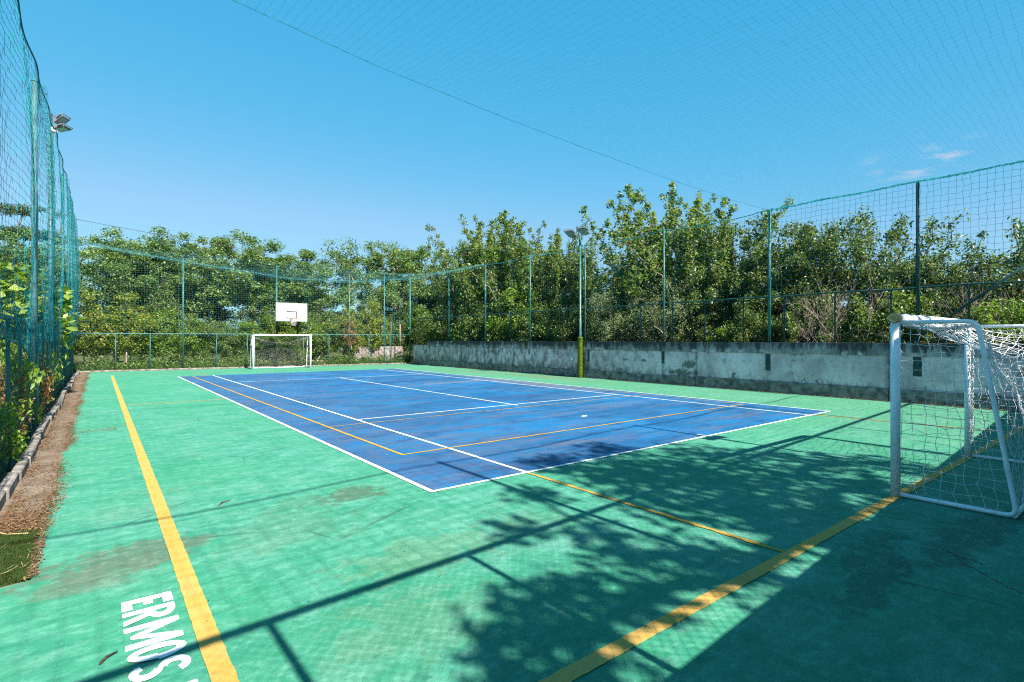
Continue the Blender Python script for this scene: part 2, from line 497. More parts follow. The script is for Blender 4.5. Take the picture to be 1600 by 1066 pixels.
M['green'] = court_green(); M['blue'] = court_blue()
M['yline'] = linepaint("yellow_line_paint", (.44, .245, .045), (.42, .26, .075), .5)
M['ythin'] = linepaint("thin_yellow_line_paint", (.40, .235, .025), (.32, .205, .04), .6)
M['wline'] = linepaint("white_line_paint", (.66, .67, .68), (.46, .50, .53), .35, (.08, .15, .24))
M['letter'] = linepaint("white_lettering_paint", (.72, .72, .72), (.6, .61, .61), .3)
M['wall'] = wallmat()
M['coping'] = copingmat()
M['plinth'] = plain("dark_cement_plinth", (.21, .175, .165), .95, .15, var=.38, nscale=5, bump=.5)
M['pole'] = plain("green_painted_steel", (.022, .105, .10), .45, .4, var=.25)
M['pole_shade'] = plain("shade_darkened_green_steel", (.008, .045, .044), .5, .4, var=.3)  # green steel with the shade on fence and rails put into its colour
M['pole_l'] = plain("pale_teal_painted_steel", (.045, .115, .125), .55, .4, var=.2)
M['wire'] = plain("green_coated_wire", (.02, .10, .075), .5, .3)
M['net'] = plain("teal_net_twine", (.006, .115, .135), .7, .2, var=.2)
M['net_l'] = plain("light_teal_net_twine", (.05, .19, .205), .7, .2, var=.2)
M['net_sky'] = plain("cyan_net_twine", (.03, .26, .36), .7, .2, var=.15)
M['net_b'] = plain("bright_teal_twine", (.012, .24, .27), .7, .2, var=.2)
M['rope'] = plain("dark_teal_rope", (.015, .13, .14), .8, .2)
M['kerb_p'] = plain("pale_stone", (.34, .31, .28), .9, .1, var=.3)
M['goalwhite'] = plain("white_goal_paint", (.78, .79, .81), .35, .5, var=.06, nscale=5)
def goal_paint():
    w = NT("chipped_white_goal_paint", .38, .5)
    n = w.noise(7, 6, .7, w.obj())
    c = w.mix(w.rng(n, .35, .65), (.70, .71, .73), (.81, .82, .84))
    c = w.mix(w.rng(w.noise(26, 6, .75, w.obj()), .655, .69, 0, .8), c, (.16, .085, .045))
    c = w.mix(w.math('MULTIPLY', w.rng(w.noise(4, 6, .75, w.map(w.obj(), scale=(1, 1, .4))), .52, .74), .4), c, (.36, .33, .28))
    w.color(c); w.bump(w.noise(40, 4, .6, w.obj()), .15, .003)
    return w.m
M['goalwhite'] = goal_paint()
M['goalcap'] = plain("yellowed_goal_tape", (.55, .36, .16), .6, .3, var=.3, nscale=18)
M['goalnet'] = plain("white_goal_net_twine", (.62, .62, .63), .8, .2, var=.08)
M['greynet'] = plain("dirty_grey_twine", (.22, .22, .21), .9, .1)
M['board'] = plain("white_backboard", (.72,.72,.73), .4, .4, var=.03)
M['black'] = plain("dark_paint", (.03, .022, .025), .5, .4)
M['frame'] = plain("grey_board_frame", (.20, .22, .23), .5, .4)
M['rim'] = plain("orange_rim", (.55, .13, .04), .45, .4)
M['hoopnet'] = plain("grey_hoop_net", (.5, .45, .43), .8, .2)
M['lampcase'] = plain("grey_lamp_housing", (.12, .13, .13), .4, .5)
M['lampglass'] = plain("lamp_glass", (.30, .36, .30), .12, .6)
M['whitebox'] = plain("white_plastic_box", (.78, .78, .76), .4, .4)
M['bark'] = plain("brown_bark", (.10, .075, .055), .9, .1, var=.5, nscale=9, bump=.5)
M['bark_p'] = plain("pale_bark", (.26, .21, .17), .9, .1, var=.4, nscale=9, bump=.4)
M['twig'] = plain("dead_grey_twigs", (.34, .27, .235), .9, .1, var=.3)
M['soil'] = None

def ground_mat():
    w = NT("dry_grassy_soil", .95, .1)
    n = w.noise(.5, 7, .65); n2 = w.noise(5, 6, .7)
    c = w.mix(w.rng(n, .38, .64), (.032, .055, .012), (.085, .07, .035))
    c = w.mix(w.rng(n2, .45, .72, 0, .7), c, (.12, .09, .05))
    c = w.mix(w.rng(w.noise(30, 4, .7), .5, .7, 0, .5), c, (.04, .045, .02))
    w.color(c); w.bump(w.noise(22, 6, .7), .6, .04)
    return w.m
M['soil'] = ground_mat()
def gutter_mat():
    w = NT("dusty_concrete_gutter", .95, .1)
    n = w.noise(2.2, 7, .7); n2 = w.noise(26, 5, .7)
    c = w.mix(w.rng(n, .4, .64), (.125, .092, .065), (.185, .15, .115))
    c = w.mix(w.rng(w.noise(1.3, 6, .7, w.map(w.pos(), loc=(4, 0, 0))), .5, .68, 0, .8), c, (.10, .058, .03))
    c = w.mix(w.rng(n2, .5, .7, 0, .45), c, (.085, .05, .028))
    w.color(c); w.bump(w.math('ADD', n2, n), .5, .02)
    return w.m
M['gutter'] = gutter_mat()
def kerb_mat():
    w = NT("weathered_kerb_concrete", .92, .15)
    n = w.noise(5, 7, .7)
    c = w.mix(w.rng(n, .35, .65), (.09, .078, .07), (.26, .235, .21))
    w.color(c); w.bump(w.noise(14, 6, .7), .6, .02)
    return w.m
M['kerb'] = kerb_mat()
def turf_mat(name, a, b):
    w = NT(name, .85, .2)
    w.color(w.mix(w.island(), a, b))
    return w.m
M['turf'] = turf_mat("artificial_turf", (.012, .028, .004), (.030, .050, .008))
M['turfwrap'] = turf_mat("turf_sleeve", (.045, .09, .004), (.10, .14, .010))
M['grass'] = leafmat("grass_blades", (.022, .055, .008), (.05, .10, .016), (.11, .15, .034), .3, .6)
M['litter'] = turf_mat("dry_leaf_litter", (.06, .028, .012), (.21, .125, .06))
M['straw'] = turf_mat("straw", (.26, .18, .08), (.38, .28, .15))
M['speck'] = turf_mat("court_debris", (.025, .012, .01), (.24, .17, .12))

# foliage
M['lf_far'] = leafmat("leaf_locust", (.054, .106, .028), (.128, .196, .058), (.215, .280, .105))
M['lf_far2'] = leafmat("leaf_elm", (.042, .088, .022), (.100, .165, .046), (.172, .240, .086))
M['lf_poplar'] = leafmat("leaf_poplar", (.042, .082, .018), (.108, .165, .042), (.205, .240, .092), .42, .40, (.27, .26, .10))
M['lf_dark'] = leafmat("leaf_dark_broadleaf", (.032, .066, .020), (.078, .122, .038), (.165, .190, .085), .38, .36)
M['lf_bright'] = leafmat("leaf_bright_shrub", (.055, .11, .012), (.12, .19, .022), (.22, .29, .05), .4, .45)
M['lf_yellow'] = leafmat("leaf_yellowing_vine", (.06, .105, .014), (.15, .19, .022), (.30, .31, .045), .4, .45, (.40, .30, .06))
M['lf_olive'] = leafmat("leaf_olive", (.085, .120, .060), (.16, .205, .105), (.27, .31, .17), .25, .5)
M['lf_fig'] = leafmat("leaf_fig", (.07, .12, .02), (.15, .22, .035), (.30, .36, .10), .45, .4)
M['lf_dry'] = leafmat("leaf_dry_orange", (.10, .045, .016), (.18, .085, .03), (.26, .145, .055), .3, .6)
M['lf_pine'] = leafmat("needle_dark", (.022, .048, .022), (.042, .078, .03), (.075, .115, .045), .15, .5)

# ------------------------------------------------------------------ the setting
YF = lambda x: 36.3 - .085 * (x + .8)            # far fence line
YB = lambda x: -.42 + .068 * x                   # face of the wall behind the camera
XW = 17.6                                        # face of the long wall
rnd = random.Random(4)

mb = MB()
R0 = 700
ring = [(8 + R0 * math.cos(a), 15 + R0 * math.sin(a), -.05) for a in np.linspace(0, 2 * math.pi, 48, endpoint=False)]
mb.add(ring, [tuple(range(48))])
tag(mb.build("ground", M['soil']), "dry grassy soil beyond the court fences", None, None, "structure")

# court slab: left edge ragged where the paint meets the gutter
edge = []
yy = YB(0) - .1
while yy < YF(-.3) - .25:
    xe = -.40 + .035 * math.sin(yy * 1.7) + rnd.uniform(-.03, .03) + .003 * yy
    if yy < 5.1: xe = -1.3 + (.0 if yy < 4.9 else .3)
    edge.append((xe, yy))
    yy += .14
yb = YF(-.3) - .22
court_poly = edge + [(XW + .05, YF(XW) - .22), (XW + .05, YB(XW) - .1)]
n = len(court_poly)
mb = MB()
mb.add([(x, y, 0) for x, y in court_poly] + [(x, y, -.045) for x, y in court_poly],
       [tuple(reversed(range(n)))] + [((i + 1) % n, (i + 1) % n + n, i + n, i) for i in range(n)])
court = mb.build("court_floor", M['green'])
tag(court, "worn green painted sports court with blue tennis area", None, None, "structure")
# keep normals pointing up
if court.data.polygons[0].normal.z < 0: court.data.flip_normals()

CX0, CX1, CY0, CY1 = 3.05, 14.05, 5.37, 29.1
mb = MB(); mb.add([(CX0, CY0, .004), (CX1, CY0, .004), (CX1, CY1, .004), (CX0, CY1, .004)], [(0, 1, 2, 3)])
mb.build("blue_surface", M['blue'], court)

def strip(name, p0, p1, wd, mat, z=.008, jit=.003):
    a = Vector(p0 + (0,)); b = Vector(p1 + (0,))
    t = (b - a); ln = t.length; t.normalize(); s_ = Vector((-t.y, t.x, 0))
    k = max(2, int(ln / .06))
    vs = []
    for i in range(k + 1):
        c = a + t * (ln * i / k)
        for sg in (-1, 1):
            q = c + s_ * sg * (wd / 2 + rnd.uniform(-jit, jit))
            vs.append((q.x, q.y, z))
    fs = [(2 * i, 2 * i + 2, 2 * i + 3, 2 * i + 1) for i in range(k)]
    m_ = MB(); m_.add(vs, fs)
    o = m_.build(name, mat, court)
    if o.data.polygons[0].normal.z < 0: o.data.flip_normals()
    return o

SX0, SX1 = 4.47, 12.97
# white tennis lines
strip("white_line", (CX0, CY0), (CX0, CY1), .06, M['wline'])
strip("white_line", (CX1, CY0), (CX1, CY1), .05, M['wline'])
strip("white_line", (CX0 - .03, CY0), (CX1 + .03, CY0), .055, M['wline'], .0085)
strip("white_line", (SX0, CY0 + .03), (SX0, CY1), .055, M['wline'], .009)
strip("white_line", (SX1, CY0 + .03), (SX1, CY1), .055, M['wline'], .009)
strip("white_line", (SX0, 11.16), (SX1, 11.14), .05, M['wline'], .0095)
strip("white_line", (SX0, 23.9), (SX1, 23.6), .05, M['wline'], .0095)
strip("white_line", (8.8, 10.95), (8.72, 23.7), .05, M['wline'], .010)
strip("white_line", (8.7, CY0 + .03), (8.7, CY0 + .2), .05, M['wline'], .010)
# yellow ball-game lines
strip("yellow_line", (3.66, 7.34), (3.60, 28.8), .055, M['ythin'], .0105)
strip("yellow_line", (3.64, 7.34), (13.72, 7.38), .05, M['ythin'], .011)
strip("yellow_line", (13.70, 7.40), (13.66, 28.8), .04, M['ythin'], .0105, .01)
strip("yellow_line", (3.69, 10.57), (13.66, 10.54), .035, M['ythin'], .0115, .012)
strip("yellow_line", (.520, 2.0), (.635, 31.9), .115, M['yline'], .006)
strip("yellow_line", (.54, 2.0), (16.6, 2.02), .105, M['yline'], .0065)
strip("yellow_line", (.64, 17.45), (CX0 - .03, 17.35), .06, M['ythin'], .005, .012)
strip("yellow_line", (SX0, CY0 - .03), (SX0, 2.05), .055, M['ythin'], .007, .01)
strip("yellow_line", (13.1, CY0 - .03), (13.55, 2.07), .055, M['ythin'], .007, .012)
strip("yellow_line", (SX0 - .2, CY1 + .04), (SX0 - .45, 31.8), .055, M['ythin'], .007, .01)
strip("yellow_line", (CX0 - 2.2, 31.8), (16.0, 31.5), .05, M['ythin'], .0075, .015)
mb = MB(); mb.add([(8.74 + .09 * math.cos(a), 8.47 + .05 * math.sin(a), .012) for a in np.linspace(0, 6.1, 14)], [tuple(range(14))])
mb.build("paint_dab", M['letter'], court)
# cracks in the shaded corner: thin dark ribbons
def crack(pts):
    P = []
    for (a, b) in zip(pts[:-1], pts[1:]):
        for i in range(8):
            t = i / 8
            P.append((a[0] + (b[0] - a[0]) * t + rnd.uniform(-.012, .012), a[1] + (b[1] - a[1]) * t + rnd.uniform(-.012, .012)))
    vs = []; 
    for i, (x, y) in enumerate(P):
        w_ = .005 + .010 * rnd.random()
        vs += [(x - w_, y, .002), (x + w_, y + w_, .002)]
    m_ = MB(); m_.add(vs, [(2 * i, 2 * i + 2, 2 * i + 3, 2 * i + 1) for i in range(len(P) - 1)])
    o = m_.build("crack", M['black'], court)
    if o.data.polygons[0].normal.z < 0: o.data.flip_normals()
crack([(5.35, .35), (5.0, .62), (5.1, .8), (5.3, 1.0), (5.35, 1.12)])
crack([(5.0, .62), (4.75, .55), (4.5, .35)])
crack([(5.62, 1.3), (5.5, 1.15), (5.45, .95)])

# painted word on the floor: capitals read towards -y, their tops towards +x
LX0, LX1 = .135, .415
def letter(y0, wd, strokes):
    """strokes are polygons in letter space: u along the reading, v up, both 0..1"""
    m_ = MB()
    for i, poly in enumerate(strokes):
        vs = [(LX0 + (LX1 - LX0) * v, y0 - wd * u, .003 + .0003 * i) for u, v in poly]
        m_.add(vs, [tuple(range(len(vs)))])
    o = m_.build("painted_letter", M['letter'], court)
    for p_ in o.data.polygons:
        if p_.normal.z < 0: p_.flip()
    return o
def arc(cu, cv, ru, rv, a0, a1, t, k=14, tv=None):
    tv = t if tv is None else tv
    A = [math.radians(a0 + (a1 - a0) * i / k) for i in range(k + 1)]
    out = []
    for i in range(k):
        q0, q1 = A[i], A[i + 1]
        out.append([(cu + ru * math.cos(q0), cv + rv * math.sin(q0)), (cu + ru * math.cos(q1), cv + rv * math.sin(q1)),
                    (cu + (ru - t) * math.cos(q1), cv + (rv - tv) * math.sin(q1)), (cu + (ru - t) * math.cos(q0), cv + (rv - tv) * math.sin(q0))])
    return out
rect = lambda a, b, c, d: [(a, c), (b, c), (b, d), (a, d)]
letter(4.385, .155, [rect(0, .42, 0, 1), rect(.42, 1, 0, .20), rect(.42, .8, .42, .60), rect(.42, 1, .80, 1)])
letter(4.20, .20, [rect(0, .30, 0, 1)] + arc(.34, .73, .60, .27, -90, 90, .34, 12, .15) + [[(.36, .50), (.62, .54), (1.0, 0), (.66, 0)], rect(.30, .34, .85, 1), rect(.30, .36, .46, .6)])
letter(3.975, .29, [rect(0, .22, 0, 1), rect(.78, 1, 0, 1), [(.22, 1), (.22, .60), (.43, .10), (.5, .10), (.5, .35)], [(.78, 1), (.78, .60), (.57, .10), (.5, .10), (.5, .35)]])
letter(3.665, .175, arc(.5, .5, .5, .5, 0, 360, .33, 28, .17))
letter(3.47, .17, arc(.5, .73, .5, .27, 20, 270, .34, 14, .15) + arc(.5, .27, .5, .27, -160, 90, .34, 14, .15))
letter(3.165, .18, [rect(.34, .66, 0, .8), rect(0, 1, .8, 1)])

# gutter strip, kerb, turf scrap on the open side
mb = MB(); mb.add([(-.95, 5.0, -.012), (-.30, 5.0, -.012), (-.22, YF(-.3) - .1, -.012), (-.95, YF(-.8) - .1, -.012)], [(0, 1, 2, 3)])
gut = mb.build("gutter_path", M['gutter']); tag(gut, "dusty concrete gutter littered with brown leaves", None, None, "structure")
mb = MB()
yy = 4.0; i = 0
while yy < 36:
    ln = 1.0
    x = -.80 + .028 * math.sin(yy * .8) + rnd.uniform(-.004, .004) + .0035 * (yy - 8)
    mb.box(x - .055, x + .055, yy + .003, yy + ln - .003, -.05, .115 + rnd.uniform(-.006, .006), .016)
    yy += ln
kerb = mb.build("kerb", M['kerb']); tag(kerb, "weathered concrete kerb under the netted fence", None, None, "structure")
mb = MB()
for i in range(19):
    x0 = -.7 + i * .985
    x1 = x0 + .97
    vs = []
    for z in (-.05, .075 + rnd.uniform(-.01, .01)):
        vs += [(x0, YF(x0) - .22, z), (x1, YF(x1) - .22, z), (x1, YF(x1) - .05, z), (x0, YF(x0) - .05, z)]
    mb.add(vs, [(3, 2, 1, 0), (4, 5, 6, 7), (0, 1, 5, 4), (1, 2, 6, 5), (2, 3, 7, 6), (3, 0, 4, 7)])
tag(mb.build("kerb", M['kerb']), "low earth stained kerb under the far fence", None, None, "structure")

def blades(rs, pts, h, wd, lean, mat, name, parent=None):
    """little bent grass blades at pts (n,3)"""
    k = len(pts)
    a = rs.uniform(0, 2 * math.pi, k); hh = h * rs.uniform(.5, 1.25, k); l = lean * rs.uniform(.2, 1.2, k) * hh
    d = np.stack([np.cos(a), np.sin(a), np.zeros(k)], 1); s_ = np.stack([-np.sin(a), np.cos(a), np.zeros(k)], 1)
    up = np.array([0, 0, 1.0])
    b0 = pts - s_ * wd / 2; b1 = pts + s_ * wd / 2
    m0 = pts + up * (hh * .6)[:, None] + d * (l * .35)[:, None]
    t = pts + up * hh[:, None] + d * l[:, None]
    V = np.stack([b0, b1, m0 + s_ * wd * .4, t, m0 - s_ * wd * .4], 1).reshape(-1, 3)
    base = np.arange(k)[:, None] * 5
    F = np.concatenate([base + np.array([[0, 1, 2]]), base + np.array([[0, 2, 4]]), base + np.array([[4, 2, 3]])], 0)
    return link(name, np_mesh(name, V, F, mat), parent)

rs = np.random.RandomState(7)
# scrap of artificial turf
poly = [(-1.0, 6.58), (-.66, 6.56), (-.40, 6.53), (-.385, 6.1), (-.375, 5.62), (-.36, 5.26), (-.50, 5.24), (-.62, 5.2), (-1.0, 5.22)]
mb = MB()
mb.add([(x, y, .012) for x, y in poly] + [(x, y, -.008) for x, y in poly],
       [tuple(reversed(range(9)))] + [((i + 1) % 9, (i + 1) % 9 + 9, i + 9, i) for i in range(9)])
tm = empty("turf_mat", (0, 0, 0), "ragged scrap of artificial turf lying at the end of the gutter", "turf mat")
b_ = mb.build("backing", M['turf'], tm)
P = np.stack([rs.uniform(-1.0, -.37, 15000), rs.uniform(5.22, 6.56, 15000), np.full(15000, .012)], 1)
P = P[(P[:, 0] < -.385 + .03 * np.sin(P[:, 1] * 9))]
blades(rs, P, .016, .005, .6, M['turf'], "pile", tm)

# ------------------------------------------------------------------ walls
def wall_run(name, pts_fn, length_pts, label):
    pass

lw = empty("boundary_wall", (XW, 0, 0), "long mould stained grey wall beside the court, under the green fence", "wall")
mb = MB()
TOP = lambda y: 1.65 if y < 31.6 else 1.36
ys = [YB(XW) - .3, 31.6]
bl = [.6, 5.2, 11.3, 16.85, 22.3, 27.4, 31.6]
for a, b in zip(bl[:-1], bl[1:]):
    mb.box(0, .28, a + .004, b - .004, -.05, 1.65, .01)
mb.box(.012, .26, 31.604, 33.75, -.05, 1.36, .01)
lwo = mb.build("wall_body", M['wall'], lw)
mb = MB(); mb.box(-.035, -.002, .6, 31.6, 1.29, 1.645, .008); mb.build("coping", M['coping'], lw)
mb = MB()
for a, b in zip(bl[:-1], bl[1:]):
    mb.box(-.05, -.002, a + .01, b - .01, -.04, .36 + rnd.uniform(-.02, .02), .012)
mb.build("plinth", M['plinth'], lw)
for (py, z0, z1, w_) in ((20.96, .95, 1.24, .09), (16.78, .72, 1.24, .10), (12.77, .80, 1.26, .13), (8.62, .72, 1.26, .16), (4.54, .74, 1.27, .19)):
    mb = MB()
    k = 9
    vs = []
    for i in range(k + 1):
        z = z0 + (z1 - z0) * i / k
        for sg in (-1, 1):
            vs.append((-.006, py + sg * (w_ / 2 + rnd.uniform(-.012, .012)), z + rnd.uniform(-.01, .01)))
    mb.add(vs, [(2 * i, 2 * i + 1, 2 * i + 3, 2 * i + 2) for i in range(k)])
    mb.build("painted_patch", M['pole_shade'], lw)
bx = MB(); bx.box(-.055, -.003, 17.75, 17.87, .78, .90, .01)
pb = bx.build("junction_box", M['whitebox']); pb.location = (XW, 0, 0)
tag(pb, "small white junction box on the grey wall by the lamp post", "junction box")
# long horizontal crack-like construction joints are real grooves between the wall_body blocks

# low dark wall past the far corner
lw2 = MB()
for i in range(4):
    x0 = 14.6 + i * .98
    lw2.box(x0 + .01, x0 + .97, 0, .25, -.05, 1.22 + rnd.uniform(-.03, .03), .015)
o = lw2.build("corner_wall", M['plinth']); o.location = (0, 37.1, 0)
tag(o, "low dark wall behind the far corner of the fence, with short posts on it", "wall")

rw = empty("rear_wall", (0, 0, 0), "grey rendered wall at the camera end of the court", "wall")
mb = MB()
x = -1.6
while x < 17.7:
    x1 = min(x + 3.2, 17.86)
    vs = []
    for z in (-.05, 1.70):
        vs += [(x, YB(x), z), (x, YB(x) - .26, z), (x1, YB(x1) - .26, z), (x1, YB(x1), z)]
    mb.add(vs, [(0, 1, 2, 3), (7, 6, 5, 4), (1, 5, 6, 2), (3, 7, 4, 0)] + ([(0, 4, 5, 1)] if x < -1.5 else []) + ([(2, 6, 7, 3)] if x1 > 17.7 else []))
    x = x1
mb.build("wall_body", M['wall'], rw)

# ------------------------------------------------------------------ nets and wire
def tubes(Ls, rad, nrm):
    """Ls: list of (m,3) arrays; returns V,F of three sided strands"""
    V = []; F = []; off = 0
    nrm = np.asarray(nrm, float); nrm /= np.linalg.norm(nrm)
    for P in Ls:
        m = len(P)
        T = np.gradient(P, axis=0); T /= np.linalg.norm(T, axis=1)[:, None] + 1e-9
        B = np.cross(T, nrm); B /= np.linalg.norm(B, axis=1)[:, None] + 1e-9
        N = np.cross(B, T)
        R = np.stack([P + rad * (math.cos(q) * B + math.sin(q) * N) for q in (math.pi / 2, math.pi * 7 / 6, math.pi * 11 / 6)], 1)
        V.append(R.reshape(-1, 3))
        i = np.arange(m - 1)[:, None] * 3 + off
        for a, b in ((0, 1), (1, 2), (2, 0)):
            F.append(np.concatenate([i + a, i + b, i + 3 + b, i + 3 + a], 1))
        off += m * 3
    return np.concatenate(V), np.concatenate(F)

def grid_net(name, fn, nu, nv, rad, mat, nrm, jit=.01, seed=1, parent=None):
    r = np.random.RandomState(seed)
    U, Vv = np.meshgrid(np.linspace(0, 1, nu), np.linspace(0, 1, nv), indexing='ij')
    P = fn(U, Vv)
    P = P + r.normal(0, jit, P.shape)
    Ls = [P[i] for i in range(nu)] + [P[:, j] for j in range(nv)]
    V, F = tubes(Ls, rad, nrm)
    return link(name, np_mesh(name, V, F, mat), parent)

def chainlink(name, o, u, length, h, cell, rad, mat, parent=None, sag=0.0):
    """diagonal woven wire in the rectangle from o along u, up h"""
    o = np.array(o, float); u = np.array(u, float); u /= np.linalg.norm(u)
    up = np.array([0, 0, 1.0]); nrm = np.cross(u, up)
    Ls = []
    s = -h
    while s < length:
        for sg in (1, -1):
            a0, a1 = s, s + h
            z0, z1 = (0, h) if sg > 0 else (h, 0)
            c0, c1 = max(a0, 0), min(a1, length)
            if c1 - c0 > .02:
                f0 = (c0 - a0) / h; f1 = (c1 - a0) / h
                p0 = o + u * c0 + up * (z0 + (z1 - z0) * f0) + nrm * rad * sg; p1 = o + u * c1 + up * (z0 + (z1 - z0) * f1) + nrm * rad * sg
                Ls.append(np.stack([p0, p1]))
        s += cell
    V, F = tubes(Ls, rad, nrm)
    return link(name, np_mesh(name, V, F, mat), parent)

def post(parent, x, y, z0, z1, r, mat, name="post", n=10):
    return MB().tube([(x, y, z0), (x, y, z1)], r, n).build(name, mat, parent)

def rope(pts, r=.012, mat=None, name="rope", parent=None):
    return MB().tube(pts, r, 6).build(name, mat or M['rope'], parent)

# fence on the long wall
rf = empty("chain_link_fence", (XW + .14, 0, 1.65), "green chain link fence standing on top of the long grey wall", "fence")
for y in (31.0, 29.3, 27.5, 25.9, 24.3, 22.7, 19.68, 18.3, 15.44, 13.96, 12.42, 11.03, 9.55, 8.15, 6.64, 5.19, 3.48, 1.9):
    post(rf, 0, y, 0, 1.5, .022, M['pole_shade'])
MB().tube([(0, y, 1.52 + .012 * math.sin(y * 2.1)) for y in np.linspace(.7, 33.6, 60)], .024, 8).build("top_rail", M['pole_shade'], rf)
MB().tube([(-.07, 1.7, 2.47), (-.07, 4.75, -.01)], .036, 8).build("brace", M['pole_shade'], rf)
chainlink("wire_mesh", (.03, .7, 0), (0, 1, 0), 32.9, 1.5, .10, .0012, M['wire'], rf)

POLE_LABELS = {
    24.96: "thick green net pole on the grey wall where the far overhead net begins",
    20.96: "slim green net pole on the wall next beyond the lamp post",
    17.05: "slim green net pole on the wall directly behind the lamp post",
    12.77: "slim green net pole rising in front of the tallest tree",
    8.60: "green net pole at the corner of the overhead net",
    4.54: "dark green net pole rising behind the near white goal",
    28.97: "thin green net pole on the wall near its stepped far end",
    0.95: "dark green net pole where the long wall meets the rear wall"}
GP = "tall poles carrying the nets"
for y, lab in POLE_LABELS.items():
    big = y in (24.96, 8.60, 4.54)
    o = MB().tube([(0, 0, 0), (0, 0, 6.06 - 1.6)], .048 if big else .034, 12)
    o.tube([(0, 0, 4.46), (0, 0, 4.50)], [.056 if big else .042, .02], 12)
    o = o.build("net_pole", M['pole'] if y > 4.6 else M['pole_shade'])
    o.location = (XW + .06, y, 1.6)
    tag(o, lab, "net pole", GP)
rt = sorted(POLE_LABELS)
def right_top(y):
    for a, b in zip(rt[:-1], rt[1:]):
        if a <= y <= b:
            t = (y - a) / (b - a); return 6.05 - .10 * 4 * t * (1 - t) * min(1, (b - a) / 4.2) * (y > 9)
    return 6.05
RT = np.vectorize(right_top)
o = grid_net("safety_net", lambda U, V: np.stack([XW + .02 + .03 * np.sin(U * 90) * (1 - abs(2 * V - 1)), .95 + U * 33, 3.05 + V * (RT(.95 + U * 33) - 3.05)], -1), 215, 20, .0032, M['net'], (1, 0, 0), .012, 3)
tag(o, "green square mesh net hanging above the fence on the grey wall", "safety net")
MB().tube([(XW + .02, y, right_top(y)) for y in np.linspace(.95, 28.97, 110)], .014, 6).build("border_rope", M['net_b'], o)
grid_net("border_band", lambda U, V: np.stack([XW - .02 - .22 * V, .95 + U * 7.6, 6.05 - .03 - .015 * np.sin(U * 22) - .02 * V], -1), 110, 9, .0045, M['net_b'], (0, 0, 1), .012, 4, o)

# rear fence above the wall behind the camera: only its shadow is in the picture
RFY = lambda x: YB(x) - .12
bf = empty("chain_link_fence", (0, 0, 1.70), "green chain link fence on the rear wall at the camera end", "fence")
for x in (-1.2, -.62, .91, 2.45, 5.5, 7.05, 10.3, 11.9, 15.0, 16.4):
    post(bf, x, RFY(x), 0, 1.84, .028, M['pole_shade'])
MB().tube([(x, RFY(x), 1.84) for x in np.linspace(-1.6, 17.6, 24)], .036, 8).build("top_rail", M['pole_shade'], bf)
chainlink("wire_mesh", (-1.6, RFY(-1.6) + .04, 0), (1, .068, 0), 19.2, 1.8, .085, .0022, M['wire'], bf)
for x, lab in ((3.97, "dark green net pole on the rear wall, closest to the camera"), (8.75, "dark green net pole on the rear wall behind the near goal"), (13.4, "dark green net pole on the rear wall past the near goal"), (-1.1, "dark green net pole on the rear wall at the netted fence")):
    o = MB().tube([(0, 0, 0), (0, 0, 4.45)], .036, 10).tube([(0, 0, 4.45), (0, 0, 4.5)], [.045, .02], 10).build("net_pole", M['pole_shade'])
    o.location = (x, RFY(x) - .05, 1.65); tag(o, lab, "net pole", GP)
o = grid_net("safety_net", lambda U, V: np.stack([-1.3 + U * 18.9, RFY(-1.3 + U * 18.9) + 0 * V, 3.5 + V * 2.52 - .12 * np.sin(U * 13) ** 2 * V], -1), 110, 16, .0028, M['net'], (0, 1, 0), .008, 5)
tag(o, "green square mesh net above the rear fence", "safety net")
MB().tube([(x, RFY(x), 6.02 - .12 * math.sin((x + 1.3) / 18.9 * 13) ** 2) for x in np.linspace(-1.3, 17.6, 70)], .016, 6).build("border_rope", M['rope'], o)

# overhead net over the camera end
def over(U, V):
    x = -.85 + U * (XW + .85)
    ya = RFY(x); yb_ = 8.6
    y = ya + V * (yb_ - ya)
    zf = np.interp(x, [-.85, 1.81, 3.84, 6.66, 8.98, 12.0, 15.3, 17.6], [6.98, 6.68, 6.45, 6.27, 6.17, 6.06, 6.01, 6.05])
    z0 = 6.0 + (zf - 6.0) * V
    sag = -.30 * np.sin(np.pi * V) * np.sin(np.pi * U) - .12 * np.sin(U * 13) ** 2 * (1 - V)
    return np.stack([x, y, z0 + sag], -1)
o = grid_net("overhead_net", over, 150, 74, .0012, M['net_sky'], (0, 0, 1), .006, 8)
tag(o, "sagging teal net stretched like a roof over the camera end", "overhead net")
u_ = np.linspace(0, 1, 60); E_ = over(u_, np.ones(60))
MB().tube([tuple(p) for p in E_], .005, 6).build("border_rope", M['net'], o)

# fence and nets on the open side
LX = -.92
lf = empty("chain_link_fence", (LX, 0, 0), "low green chain link fence on the kerb, overgrown with weeds", "fence")
yy = 5.2
while yy < 36:
    post(lf, 0, yy, -.05, 2.05, .024, M['pole'])
    yy += 1.52
MB().tube([(0, y, 2.06) for y in np.linspace(3.5, 36.2, 20)], .024, 8).build("top_rail", M['pole'], lf)
chainlink("wire_mesh", (.035, 4.0, 0), (0, 1, 0), 32.2, 2.05, .13, .0012, M['wire'], lf)
LPL = [(8.8, 6.45, "pale green net pole beside the kerb, closest to the turf scrap"), (14.5, 7.0, "thick pale green net pole on the kerb before the floodlight"), (19.5, 7.55, "thick grey green net pole carrying the two floodlights"),
       (26.5, 8.0, "green net pole on the kerb, behind the leafy branch in the net"), (32.0, 8.3, "green net pole on the kerb, last but one before the far corner"), (36.1, 8.15, "tall green net pole at the far corner by the kerb")]
